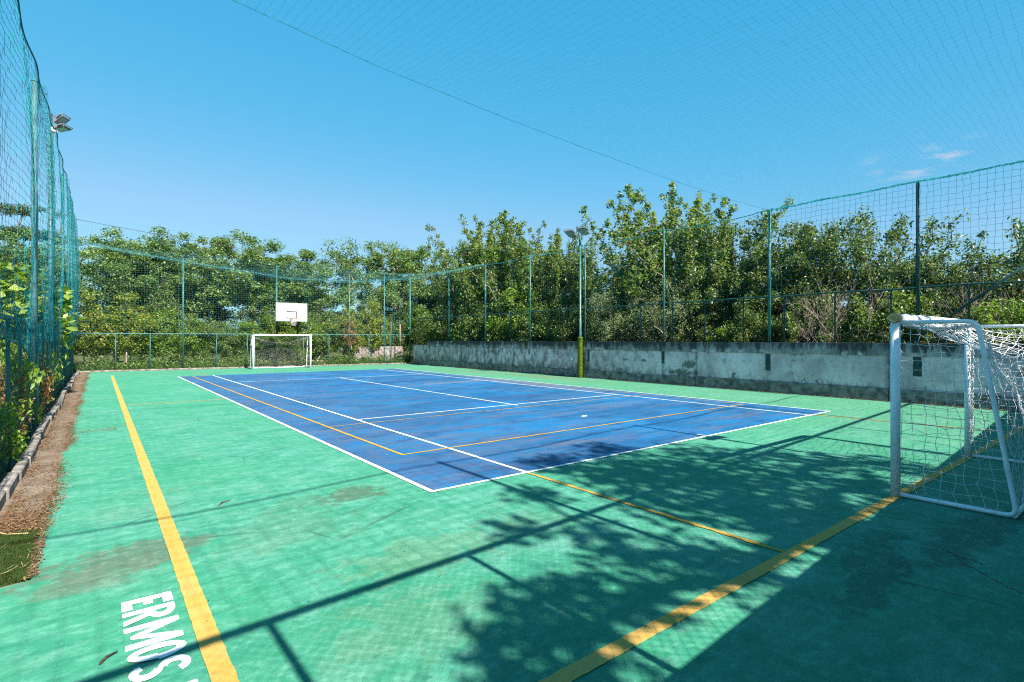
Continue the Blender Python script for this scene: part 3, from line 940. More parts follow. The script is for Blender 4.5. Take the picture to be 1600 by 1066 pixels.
for y, h, lab in LPL:
    o = MB().tube([(0, 0, -.05), (0, 0, h)], .054 if y < 20 else .042, 12).tube([(0, 0, h), (0, 0, h + .04)], [.066 if y < 20 else .05, .03], 12).build("net_pole", M['pole_l'] if y < 23 else M['pole'])
    o.location = (LX - .05, y, 0); tag(o, lab, "net pole", GP)
lt_y = [p[0] for p in LPL]; lt_h = [p[1] for p in LPL]
def left_top(y):
    h = np.interp(y, lt_y, lt_h)
    t = np.interp(y, lt_y, np.arange(len(lt_y))) % 1.0
    return h - .08 * 4 * t * (1 - t)
def leftnet(U, V):
    y = 1.0 + U * 35.1
    top = left_top(y)
    z = 1.66 + .12 * np.sin(y * .9) * (1 - V) + V * (top - 1.66)
    x = LX + .05 + .12 * np.sin(np.pi * V) * (.6 + .5 * np.sin(y * 1.3)) + .025 * np.sin(y * 1.9 + V * 2)
    return np.stack([x, y + .05 * np.sin(V * 9 + y), z], -1)
o = grid_net("safety_net", leftnet, 250, 40, .0022, M['net_b'], (1, 0, 0), .006, 11)
tag(o, "tall teal net hanging above the weedy kerb fence", "safety net")
ly = np.linspace(0, 1, 120); E_ = leftnet(ly, np.ones(120))
MB().tube([tuple(p) for p in E_], .014, 6).build("border_rope", M['rope'], o)
E_ = leftnet(ly, np.zeros(120))
MB().tube([tuple(p) for p in E_], .012, 6).build("hem_rope", M['rope'], o)
# the doubled hem: a second layer of the same net folded up
def hem(U, V):
    y = 1.0 + U * 35.1
    return np.stack([LX + .10 + .05 * np.sin(y * 2.1 + V * 3), y + .07, 1.60 + .12 * np.sin(y * .9) + .1 * np.sin(y * 2.3) * V + V * .52], -1)
grid_net("hem", hem, 260, 8, .0030, M['net'], (1, 0, 0), .008, 12, o)
# gathered folds hanging beside some poles
for (y, w_) in ((14.0, .16), (26.0, .22), (30.2, .3), (34.2, .5), (35.4, .6)):
    def fold(U, V, y=y, w_=w_):
        top = left_top(y + 0 * U)
        return np.stack([LX + .10 + .14 * np.sin(np.pi * V) + .06 * np.sin(U * 14 + V * 3), y + (U - .5) * w_ * (1 + .7 * V) + .05 * np.sin(V * 11), 1.9 + V * (top - .2 - 1.9)], -1)
    grid_net("fold", fold, 9, 40, .0032, M['net'], (1, 0, 0), .012, int(y * 10), o)

# far fence
ff = empty("chain_link_fence", (0, 0, 0), "low green chain link fence behind the far goal", "fence")
for x in (.88, 2.43, 5.69, 7.33, 10.6, 12.2, 14.89, 16.4):
    post(ff, x, YF(x), -.05, 2.04, .026, M['pole'])
MB().tube([(x, YF(x), 2.06) for x in np.linspace(-.85, 17.9, 24)], .028, 8).build("top_rail", M['pole'], ff)
chainlink("wire_mesh", (-.85, YF(-.85) - .03, 0), (1, -.085, 0), 18.8, 2.04, .11, .0016, M['wire'], ff)
for x, h, r, lab in ((4.0, 6.45, .04, "green net pole in the far fence left of the far goal"), (9.0, 6.4, .036, "green net pole in the far fence beside the backboard"),
                     (13.55, 6.15, .036, "green net pole in the far fence right of the backboard by a dry orange vine"), (15.98, 6.25, .034, "green net pole in the far fence before the low dark wall"),
                     (17.9, 6.1, .05, "thick green net pole at the far corner next to the grey wall")):
    o = MB().tube([(0, 0, -.05), (0, 0, h)], r, 10).tube([(0, 0, h), (0, 0, h + .03)], [r * 1.2, .01], 10).build("net_pole", M['pole'])
    o.location = (x, YF(x), 0); tag(o, lab, "net pole", GP)
for x, h, mt, lab in ((16.9, 3.3, 'pole', "green post on the low dark wall by the yellowing vine"), (17.6, 3.1, 'pole_l', "pale post on the low dark wall, middle of three"), (18.35, 2.9, 'bark_p', "whitish post on the low dark wall beside the corner pole")):
    o = MB().tube([(0, 0, 1.19), (0, 0, h)], .04, 8).tube([(0, 0, h), (0, 0, h + .02)], [.04, .03], 8).build("post_stub", M[mt]); o.location = (x, 37.22, 0)
    tag(o, lab, "post", "posts on the low corner wall")
FT = lambda x: 8.1 - 1.4 * (x + .8) / 18.7
o = grid_net("safety_net", lambda U, V: np.stack([-.8 + U * 18.7, YF(-.8 + U * 18.7) - .06 + 0 * V, 1.95 + V * (6.1 - 1.95 + .0 * U)], -1), 140, 33, .0017, M['net_l'], (0, 1, 0), .012, 21)
tag(o, "pale teal net hanging in front of the far trees behind the backboard", "safety net")
hx = [-.8, 1, 3.5, 8.4, 11.5, 14, 16, 17.3, 17.6]; hz = [6.9, 6.4, 5.87, 5.03, 4.95, 5.15, 5.63, 6.0, 6.05]
def farover(U, V):
    x = -.8 + U * 18.4
    y0 = 25 + (17.6 - x) * .5543; y1 = YF(x)
    z0 = np.interp(x, hx, hz); z1 = FT(x) * .35 + 6.2 * .65
    return np.stack([x, y0 + V * (y1 - y0), z0 + V * (z1 - z0) - .15 * np.sin(np.pi * V)], -1)
o = grid_net("overhead_net", farover, 110, 20, .0015, M['net_l'], (0, 0, 1), .012, 22)
tag(o, "drooping teal net slung across the far end above the backboard", "overhead net")
E_ = farover(np.linspace(0, 1, 60), np.zeros(60))
MB().tube([tuple(p + np.array([0, 0, -.0])) for p in E_], .010, 6).build("border_rope", M['net_l'], o)
grid_net("hem", lambda U, V: farover(U, V * 0) + np.stack([0 * U, 0 * U, -.10 + V * .16], -1), 170, 4, .0026, M['net_l'], (0, 1, 0), .015, 23, o)
# rope high across the far end with net strings hanging from it
o = MB().tube([(x, YF(x), FT(x) - .25 * math.sin(math.pi * (x + .8) / 18.7)) for x in np.linspace(-.8, 17.9, 40)], .012, 6).build("cable", M['black'])
tag(o, "thin dark cable strung high across the far end between corner poles", "cable")
st = MB()
for i in range(34):
    x = -.6 + i * .16
    z1 = FT(x) - .25 * math.sin(math.pi * (x + .8) / 18.7)
    st.tube([(x + .05 * math.sin(k * 1.3 + i), YF(x) - .05, z1 + (6.2 - z1) * k / 6) for k in range(7)], .0035, 4)
st.build("hanging_twine", M['net'], o)

# ------------------------------------------------------------------ lamps
def floodlight(parent, loc, rz, tilt, s=.42):
    """a flat square lamp: housing, glass, bracket"""
    h = MB().box(-s / 2, s / 2, -s / 2, s / 2, -.035, .035, .012)
    for k in range(7):
        h.box(-s / 2 + .03 + k * (s - .06) / 6.5, -s / 2 + .04 + k * (s - .06) / 6.5, -s * .35, s * .35, .036, .075)
    ho = h.build("floodlight", M['lampcase'], parent)
    ho.location = loc; ho.rotation_euler = (tilt, 0, rz)
    MB().box(-s / 2 + .035, s / 2 - .035, -s / 2 + .035, s / 2 - .035, -.041, -.036).build("glass", M['lampglass'], ho)
    MB().tube(bend([(-s / 2 - .02, 0, 0), (-s / 2 - .02, -s * .62, .02), (s / 2 + .02, -s * .62, .02), (s / 2 + .02, 0, 0)], .05), .012, 6).build("bracket", M['lampcase'], ho)
    return ho

lp = empty("lamp_post", (XW - .16, 17.15, 0), "tall green lamp post by the wall, its foot wrapped in artificial turf", "lamp post")
MB().tube([(0, 0, 0), (0, 0, 2.6), (0, 0, 2.62), (0, 0, 6.55)], [.062, .062, .05, .046], 14).build("pole", M['pole'], lp)
slv = MB()
pr_ = []
for i in range(40):
    z = 1.85 * i / 39
    pr_.append((0, 0, z + .005))
slv.tube(pr_, [.108 + .010 * abs(math.sin(i * 1.45)) + rnd.uniform(-.004, .004) for i in range(40)], 16)
slo = slv.build("turf_sleeve", M['turfwrap'], lp)
k = 9000
a = rs.uniform(0, 2 * math.pi, k)
zz = rs.uniform(.02, 1.84, k)
dirv = np.stack([np.cos(a), np.sin(a), np.zeros(k)], 1)
Pp = dirv * .11 + np.stack([np.zeros(k), np.zeros(k), zz], 1)
tip = Pp + dirv * .024 + rs.normal(0, .012, (k, 3))
sd = np.stack([-np.sin(a), np.cos(a), np.zeros(k)], 1) * .006
V = np.stack([Pp - sd, Pp + sd, tip], 1).reshape(-1, 3)
link("pile", np_mesh("pile", V, np.arange(3 * k).reshape(-1, 3), M['turfwrap']), slo)
MB().tube([(.05, -.62, 6.5), (0, .62, 6.5)], .022, 8).build("cross_arm", M['lampcase'], lp)
floodlight(lp, (-.22, -.40, 6.62), math.radians(-80), math.radians(-28), .44)
floodlight(lp, (-.22, .40, 6.62), math.radians(-80), math.radians(-28), .44)
MB().tube([(0, .5, 6.5), (.22, .78, 6.58)], .018, 6).build("stub_arm", M['lampcase'], lp)

fl = empty("floodlight_pair", (LX + .05, 19.5, 7.42), "pair of square floodlights on the kerb side pole against the sky", "floodlights")
MB().tube([(-.1, 0, -.5), (-.09, .02, .35), (-.08, .0, .62), (.06, -.02, .47)], .025, 8).build("bracket_arm", M['bark'], fl)
MB().box(-.10, .06, -.07, .07, .10, .22, .01).build("driver_box", M['whitebox'], fl)
floodlight(fl, (.13, -.04, .46), math.radians(55), math.radians(-40), .30)
floodlight(fl, (.14, -.04, .24), math.radians(55), math.radians(-14), .30)

rl = empty("floodlight", (8.75, RFY(8.75) + .05, 4.2), "square floodlight fixed to a net pole on the rear wall", "floodlight")
floodlight(rl, (0, .22, .1), math.radians(0), math.radians(-30), .5)
MB().box(-.05, .05, -.06, .10, -.05, .05, .01).build("mount", M['lampcase'], rl)

# ------------------------------------------------------------------ goals
def make_goal(label):
    """front face in the local x-z plane at y=0, net behind towards -y; 3.2 wide, 2.05 high"""
    W, H = 3.2, 2.045
    g = empty("football_goal", (0, 0, 0), label, "goal", "white goals")
    r = .047
    for x in (0, W):
        MB().tube([(x, 0, .0), (x, 0, H - .10)], r, 16).build("goal_post", M['goalwhite'], g)
    cb = MB().tube([(-.0, 0, H - .047), (W, 0, H - .047)], r + .003, 16).build("crossbar", M['goalwhite'], g)
    MB().tube([(-.075, 0, H - .047), (.055, 0, H - .047)], r + .006, 16).build("tape_cap", M['goalcap'], cb)
    for x in (0, W):
        sd = 1 if x == 0 else -1
        MB().tube(bend([(x, -.03, H - .10), (x, -.70, H - .10), (x, -1.0, .03), (x, -.03, .03)], .10, 6), .022, 10).build("side_frame", M['goalwhite'], g)
    MB().tube([(0, -.98, .035), (W, -.98, .035)], .022, 10).build("ground_bar", M['goalwhite'], g)
    # net
    nt = None
    Wd = W
    hz_ = lambda U: -.42 * (4 * U * (1 - U)) ** .85
    def topn(U, V):
        return np.stack([U * Wd, -.05 - V * (.65), H - .10 + hz_(U) * V - .06 * np.sin(np.pi * V)], -1)
    V1 = grid_net("net", topn, 31, 7, .0033, M['goalnet'], (0, 0, 1), .014, 31, g)
    def backn(U, V):
        z0 = H - .10 + hz_(U)
        z = z0 + V * (.04 - z0)
        y = -.70 - .28 * V - .12 * np.sin(np.pi * V) * (.7 + .4 * np.sin(U * 9))
        return np.stack([U * Wd + .04 * np.sin(V * 8 + U * 20), y, z], -1)
    grid_net("net", backn, 36, 22, .0033, M['goalnet'], (0, 1, 0), .014, 32, g)
    for x, sg in ((0, 1), (Wd, -1)):
        def siden(U, V, x=x, sg=sg):
            z = (H - .12) * (1 - V) + .05 * V
            d = .04 + U * (.65 + .30 * V - .02)
            return np.stack([x + sg * (.05 + .09 * np.sin(np.pi * V) * np.sin(np.pi * U)) + .012 * np.sin(V * 30 + U * 5), -d, z - .05 * np.sin(np.pi * U) * (1 - V)], -1)
        grid_net("net", siden, 9, 20, .0031, M['goalnet'], (1, 0, 0), .014, 33 + int(x), g)
    # gathered net and lacing on the posts and bar
    def bunch(U, V):
        q = U * 6.28
        return np.stack([Wd - .065 + .018 * np.cos(q + V * 9), -.050 + .020 * np.sin(q + V * 7), .25 + V * (H - .45)], -1)
    grid_net("net", bunch, 7, 40, .0036, M['goalnet'], (1, 0, 0), .006, 41, g)
    def bunch2(U, V):
        q = U * 6.28
        return np.stack([.03 + V * (Wd - .06), -.07 + .028 * np.cos(q + V * 11), H - .13 + .022 * np.sin(q)], -1)
    grid_net("net", bunch2, 5, 60, .0033, M['goalnet'], (0, 0, 1), .008, 42, g)
    return g
goal = make_goal("near white goal with drooping torn net, standing in the tree shade")
goal.location = (7.05, 2.02, 0)
far_goal = copy_tree(goal)
for ch in far_goal.children:
    if ch.name.startswith("net"):
        ch.material_slots[0].link = 'OBJECT'; ch.material_slots[0].material = M['greynet']
far_goal["label"] = "small white goal far away beneath the basketball backboard"
far_goal.location = (10.40, 33.25, 0)
far_goal.rotation_euler = (0, 0, math.radians(180 - 3))

# ------------------------------------------------------------------ basketball board
bk = empty("basketball_hoop", (9.5, 34.0, 0), "white basketball backboard and orange rim above the far goal", "basketball hoop")
MB().box(-.9, .9, 0, .035, 2.88, 3.95, .006).build("backboard", M['board'], bk)
fr = MB()
fr.box(-.93, -.9, -.01, .045, 2.85, 3.98); fr.box(.9, .93, -.01, .045, 2.85, 3.98); fr.box(-.9, .9, -.01, .045, 2.85, 2.88); fr.box(-.9, .9, -.01, .045, 3.95, 3.98)
fr.build("board_frame", M['frame'], bk)
sq = MB()
for a_, b_, c_, d_ in ((-.31, .31, 3.02, 3.08), (-.31, .31, 3.42, 3.48), (-.31, -.25, 3.08, 3.42), (.25, .31, 3.08, 3.42)):
    sq.box(a_, b_, -.016, -.003, c_, d_)
sq.build("target_square", M['black'], bk)
rm = MB().tube([(.225 * math.cos(a), -.38 + .225 * math.sin(a), 3.03) for a in np.linspace(0, 2 * math.pi, 25)], .013, 8, False)
rm.box(-.12, .12, -.155, -.007, 3.005, 3.04); rm.box(-.07, .07, -.03, -.007, 2.93, 3.05)
rim = rm.build("rim", M['rim'], bk)
def hn(U, V):
    q = U * 2 * math.pi
    r_ = .22 - .09 * V
    return np.stack([r_ * np.cos(q + V * 1.2), -.38 + r_ * np.sin(q + V * 1.2), 3.02 - .42 * V], -1)
grid_net("hoop_net", hn, 15, 7, .006, M['hoopnet'], (0, 0, 1), .004, 51, rim)
for x in (-.62, .62):
    s2 = MB().tube([(x, .95, -.05), (x, .95, 3.3)], .05, 10)
    s2.tube([(x, .95, 2.1), (x * .5, .05, 3.0)], .028, 8).tube([(x, .95, 3.25), (x * .5, .05, 3.7)], .028, 8)
    s2.tube([(x, .95, 2.15), (x * 1.35, .06, 2.95)], .026, 8)
    s2.build("support", M['black'], bk)
MB().tube([(-.62, .95, 2.6), (.62, .95, 2.6)], .03, 8).build("cross_bar", M['black'], bk)

# ------------------------------------------------------------------ trees and plants
def leaves(rs, C, size, mat, name, parent=None, upb=.5, asp=.55, droop=0.0):
    k = len(C)
    N = rs.normal(0, 1, (k, 3)); N[:, 2] = np.abs(N[:, 2]) + upb; N /= np.linalg.norm(N, axis=1)[:, None]
    A = rs.normal(0, 1, (k, 3)); A[:, 2] -= droop
    A -= N * np.sum(A * N, 1)[:, None]; A /= np.linalg.norm(A, axis=1)[:, None] + 1e-9
    B = np.cross(N, A)
    sz = size * rs.uniform(.55, 1.25, k)[:, None]
    p0 = C - A * sz * .5; p1 = C + A * sz * .5
    m0 = C + B * sz * asp * .5 + N * sz * .12; m1 = C - B * sz * asp * .5 + N * sz * .12
    V = np.stack([p0, m0, p1, m1], 1).reshape(-1, 3)
    b = np.arange(k)[:, None] * 4
    F = np.concatenate([b + np.array([[0, 1, 2]]), b + np.array([[0, 2, 3]])], 0)
    return np_mesh(name, V, F, mat)

def limbs(rs, nodes, par, r0, name, mat, rmin=.010, sides=5):
    """tubes from each node to its parent; thickness by what hangs on it"""
    k = len(nodes)
    cnt = np.ones(k)
    for i in range(k - 1, 0, -1):
        if par[i] >= 0: cnt[par[i]] += cnt[i]
    rad = np.maximum(rmin, r0 * (cnt / cnt[0]) ** .45)
    m_ = MB()
    for i in range(1, k):
        j = par[i]
        a = Vector(nodes[j]); b = Vector(nodes[i])
        mid = (a + b) / 2 + Vector(rs.normal(0, .05, 3)) * (b - a).length
        mid.z += .06 * (b - a).length
        m_.tube([a, mid, b], [min(rad[j], rad[i] * 1.5), rad[i] * 1.1, rad[i] * .8], sides, False)
    me = bpy.data.meshes.new(name)
    me.from_pydata(m_.v, [], m_.f)
    me.polygons.foreach_set("use_smooth", [True] * len(m_.f))
    me.update(); me.materials.append(mat)
    return me

def tree_meshes(seed, H, R, base, nclump, per, lsize, lmat, bmat, style='round', crad=.5, r0=.16, asp=.55, upb=.5, droop=0.0, fill=.42, nwand=0, top=None, tuft=30):
    rs = np.random.RandomState(seed)
    Ht = H
    if top: H = top                      # the dense body ends lower than the shoots
    # trunk nodes
    nodes = []; par = []
    th = base + (H - base) * .55
    if style == 'bush': th = H * .5
    kt = 7
    wob = rs.normal(0, .06 * R, (kt, 2)).cumsum(0) * .6
    for i in range(kt):
        z = th * i / (kt - 1)
        nodes.append((wob[i, 0] * (i > 0), wob[i, 1] * (i > 0), z)); par.append(i - 1)
    # lumps of the crown's outline
    C = []
    lobes = [(rs.uniform(0, 2 * math.pi), rs.uniform(-.5, 1), rs.uniform(.65, 1.12)) for _ in range(9)]
    zc = (base + H) / 2; hz2 = (H - base) / 2
    tries = 0
    while len(C) < nclump and tries < nclump * 60:
        tries += 1
        d = rs.normal(0, 1, 3); d /= np.linalg.norm(d)
        lob = 0.0; ws = 0.0
        for (la, lz, lr) in lobes:
            ld = np.array([math.cos(la) * math.sqrt(max(0, 1 - lz * lz)), math.sin(la) * math.sqrt(max(0, 1 - lz * lz)), lz])
            q = max(0, float(d @ ld)) ** 6
            lob += q * lr; ws += q
        sc = (lob + .06) / (ws + .075)
        rr = rs.uniform(0, 1) ** fill * sc
        p = np.array([d[0] * R * rr, d[1] * R * rr, zc + d[2] * hz2 * rr])
        if style == 'bush' and p[2] < .15: continue
        if style == 'layered':
            lay = round((p[2] - base) / (.16 * (H - base)))
            p[2] = base + lay * .16 * (H - base) + rs.normal(0, .09)
        C.append(p)
    wands = []
    if style == 'upright':
        for s_ in range(int(nwand)):
            a = rs.uniform(0, 2 * math.pi); q = R * rs.uniform(0, 1) ** .55
            tz = Ht * (1.0 - .36 * (q / R) ** 2) * rs.uniform(.82, .99)
            z = base + (tz - base) * rs.uniform(.30, .55)
            lean = .42 * q / R * rs.uniform(.5, 1.2)
            lx, ly_ = math.cos(a) * lean + rs.normal(0, .12), math.sin(a) * lean + rs.normal(0, .12)
            bx__, by__ = rs.normal(0, .035, 2)
            q *= .72
            x_, y_ = q * math.cos(a), q * math.sin(a)
            z0 = z
            while z < tz:
                f = (z - z0) / max(.5, tz - z0)
                C.append(np.array([x_ + lx * (z - z0) + bx__ * (z - z0) ** 2 + rs.normal(0, .09), y_ + ly_ * (z - z0) + by__ * (z - z0) ** 2 + rs.normal(0, .09), z]))
                wands.append((len(C) - 1, .30 * (1.25 - .60 * f)))
                z += rs.uniform(.22, .52)
    wr = {i: r_ for i, r_ in wands}
    ids = np.arange(len(C))
    C = np.array(C)
    order = np.argsort(np.linalg.norm(C - np.array([0, 0, th * .8]), axis=1))
    C = C[order]; ids = ids[order]
    arr = [np.array(q) for q in nodes]
    for c in C:
        A = np.array(arr)
        dd = np.linalg.norm(A - c, axis=1) + .35 * np.maximum(0, A[:, 2] - c[2] + .1) + .02 * np.arange(len(A)) ** .2
        dd[0] += 9; 
        if style != 'bush': dd[1] += 3
        j = int(np.argmin(dd))
        nodes.append(tuple(c)); par.append(j); arr.append(c)
    bm_ = limbs(rs, nodes, par, r0, "trunk", bmat)
    # leaves
    pts = []
    for c, ci in zip(C, ids):
        cr = crad * rs.uniform(.6, 1.25)
        k = int(per * rs.uniform(.6, 1.3))
        if int(ci) in wr: cr = wr[int(ci)] * rs.uniform(.8, 1.2); k = int(tuft * rs.uniform(.5, 1.3))
        q = rs.normal(0, 1, (k, 3)); q /= np.linalg.norm(q, axis=1)[:, None]
        q *= (rs.uniform(0, 1, k) ** .55)[:, None] * cr
        q[:, 2] *= .3 if style == 'layered' else (1.1 if style == 'upright' else .72)
        pts.append(q + c)
    P = np.concatenate(pts)
    P = P[P[:, 2] > .03]
    lm = leaves(rs, P, lsize, lmat, "crown", None, upb, asp, droop)
    return bm_, lm

KINDS = {}
def kind(name, *a, **k): KINDS[name] = tree_meshes(*a, **k)
kind('locust', 1, 9.0, 3.4, 1.6, 170, 230, .15, M['lf_far'], M['bark'], crad=.58, r0=.17, fill=.5)
kind('locust_b', 2, 9.0, 3.2, 1.9, 160, 230, .15, M['lf_far2'], M['bark'], crad=.56, r0=.17, fill=.5)
kind('elm', 3, 8.5, 3.8, .9, 190, 230, .15, M['lf_far2'], M['bark_p'], crad=.6, r0=.18, fill=.5)
kind('sparse', 4, 9.5, 2.2, 3.0, 60, 90, .16, M['lf_far2'], M['bark'], crad=.6, r0=.12)
kind('poplar', 5, 9.4, 3.0, .4, 150, 155, .16, M['lf_poplar'], M['bark_p'], style='upright', crad=.46, r0=.13, droop=.6, fill=.5, nwand=24, top=7.0, tuft=44)
kind('poplar_b', 6, 9.4, 3.5, .4, 190, 155, .165, M['lf_poplar'], M['bark'], style='upright', crad=.48, r0=.15, droop=.6, fill=.5, nwand=30, top=7.2, tuft=44)
kind('broad', 7, 6.8, 2.8, .3, 130, 170, .125, M['lf_dark'], M['bark'], style='upright', crad=.44, r0=.12, droop=.5, fill=.5, nwand=18, top=5.8, tuft=40)
kind('broad_b', 8, 6.0, 3.0, .3, 160, 240, .12, M['lf_dark'], M['bark'], crad=.52, r0=.13, droop=.4, fill=.5)
kind('shrub', 9, 3.6, 1.9, .1, 100, 210, .11, M['lf_dark'], M['bark'], style='bush', crad=.45, r0=.06)
kind('shrub_b', 10, 3.6, 2.0, .1, 100, 210, .12, M['lf_poplar'], M['bark'], style='bush', crad=.45, r0=.06)
kind('bright', 11, 3.5, 2.0, .1, 105, 190, .12, M['lf_bright'], M['bark_p'], style='bush', crad=.45, r0=.06)
kind('vine', 12, 4.2, 2.0, .1, 95, 170, .14, M['lf_yellow'], M['bark_p'], style='bush', crad=.42, r0=.05)
kind('olive', 13, 3.7, 1.5, .3, 110, 190, .10, M['lf_olive'], M['bark_p'], style='upright', crad=.36, r0=.09, asp=.25, nwand=14, tuft=40)
kind('fig', 14, 4.4, 1.7, .8, 40, 30, .30, M['lf_fig'], M['bark_p'], crad=.5, r0=.07, asp=.8, upb=.9)
kind('pine', 15, 10.5, 3.4, 2.0, 150, 170, .19, M['lf_pine'], M['bark'], style='layered', crad=.85, r0=.2, asp=.3)
kind('weed', 16, 1.1, .6, .02, 26, 34, .10, M['lf_bright'], M['bark_p'], style='bush', crad=.22, r0=.02)
kind('dry', 17, 1.5, .5, .1, 26, 60, .085, M['lf_dry'], M['twig'], style='bush', crad=.24, r0=.03)
BASE = {}
for k_, (b_m, l_m) in KINDS.items():
    co = np.empty(len(l_m.vertices) * 3, dtype=np.float32); l_m.vertices.foreach_get("co", co); co = co.reshape(-1, 3)
    BASE[k_] = (float(np.percentile(co[:, 2], 99.8)), float(np.percentile(np.hypot(co[:, 0], co[:, 1]), 97)))

def plant(k, obj_name, x, y, H, R, label, cat, group, rz=None, z=0):
    bm_, lm = KINDS[k]
    H0, R0_ = BASE[k]
    e = empty(obj_name, (x, y, z), label, cat, group, rnd.uniform(0, 6.28) if rz is None else rz)
    e.scale = (R / R0_, R / R0_, H / H0)
    t = link("trunk" if cat == "tree" else "stem", bm_, e)
    c = link("crown" if cat == "tree" else "foliage", lm, e)
    return e
GF, GR, GS = "trees behind the far fence", "trees behind the long wall", "shrubs along the wall and fences"
TREES = [
 # far row
 ('locust', 1.0, 43.5, 8.7, 2.7, "leafy green tree at the far end nearest the tall corner pole", GF),
 ('locust_b', 2.4, 43, 8.9, 2.4, "green tree above the pale bush at the far fence, second from the corner pole", GF),
 ('elm', 4.6, 44.5, 8.5, 2.4, "rounded green tree behind the first tall pole of the far fence", GF),
 ('locust', 7.3, 42.6, 9.3, 2.7, "full bright green tree just left of the basketball backboard", GF),
 ('locust_b', 10.4, 42.2, 8.9, 2.6, "green tree directly behind the basketball backboard", GF),
 ('elm', 13.5, 42.3, 8.5, 2.6, "dark green tree just right of the basketball backboard", GF),
 ('sparse', 16.6, 43, 10.0, 2.0, "thin spindly tree with sky showing through its crown", GF),
 ('locust', 20.0, 43, 9.9, 2.6, "broad green tree between the spindly tree and the far corner", GF),
 ('elm', 23.3, 42.5, 9.8, 2.9, "large green tree over the far end of the grey wall", GF),
 ('elm', 25.5, 37.5, 8.3, 2.6, "dark leafy tree by the stepped end of the grey wall", GF),
 # left outside
 ('pine', -4.3, 50, 11.0, 2.7, "dark tree with layered branches seen through the tall net", GF),
 ('locust_b', -2.9, 39, 7.7, 2.2, "green tree beyond the kerb fence close to the far corner", GF),
 ('fig', -2.3, 22.5, 4.1, 1.6, "fig tree with big pale leaves outside the kerb fence", GF),
 ('fig', -2.0, 28.5, 3.6, 1.3, "smaller fig tree with broad leaves further along the kerb fence", GF),
 # behind the long wall
 ('poplar', 31.5, 21.6, 0, 0, "", GR),
]
RIGHT = [
 ('poplar', 22.0, 32.6, 11.0, 2.3, "tall poplar with upright shoots at the far end of the wall"),
 ('poplar_b', 21.8, 28.6, 10.2, 2.7, "tall pale leaved poplar between the thick net pole and the lamp post"),
 ('poplar', 21.6, 24.6, 9.2, 2.3, "poplar with feathery shoots just left of the lamp post"),
 ('poplar', 21.9, 22.0, 8.4, 1.7, "narrow poplar directly behind the lamp post head"),
 ('broad', 21.8, 18.9, 5.9, 1.2, "low round tree just right of the lamp post with sky above it"),
 ('poplar_b', 21.7, 15.8, 9.3, 2.5, "tallest tree behind the wall, with leafy shoots against the sky"),
 ('poplar', 22.0, 13.3, 8.5, 2.1, "leafy tree with upright shoots under the overhead net edge"),
 ('broad', 21.5, 11.2, 7.0, 1.9, "dark green tree behind the corner pole of the overhead net"),
 ('broad_b', 21.6, 9.2, 6.3, 1.7, "dark glossy tree just right of the overhead net corner pole"),
 ('broad', 21.6, 6.7, 6.3, 1.9, "dark tree behind the dark net pole, seen through the square net"),
 ('broad_b', 21.4, 5.0, 4.6, 1.2, "lower dark tree above the crossbar of the near goal"),
 ('broad', 21.8, 2.7, 5.4, 1.8, "dark tree at the picture's edge behind the near goal net"),
 ('broad_b', 24.5, -.5, 5.6, 2.2, "dark tree beyond the wall's near corner"),
]
TREES = TREES[:-1]
for (k, x, y, H, R, lab, gr) in TREES:
    plant(k, "leafy_tree" if k != 'pine' else "layered_tree", x, y, H, R * (1.3 if gr == GF and x > 0 else 1.0), lab, "tree", gr)
for (k, x, y, H, R, lab) in RIGHT:
    plant(k, "leafy_tree", x, y, H * .97, R * 1.3, lab, "tree", GR)

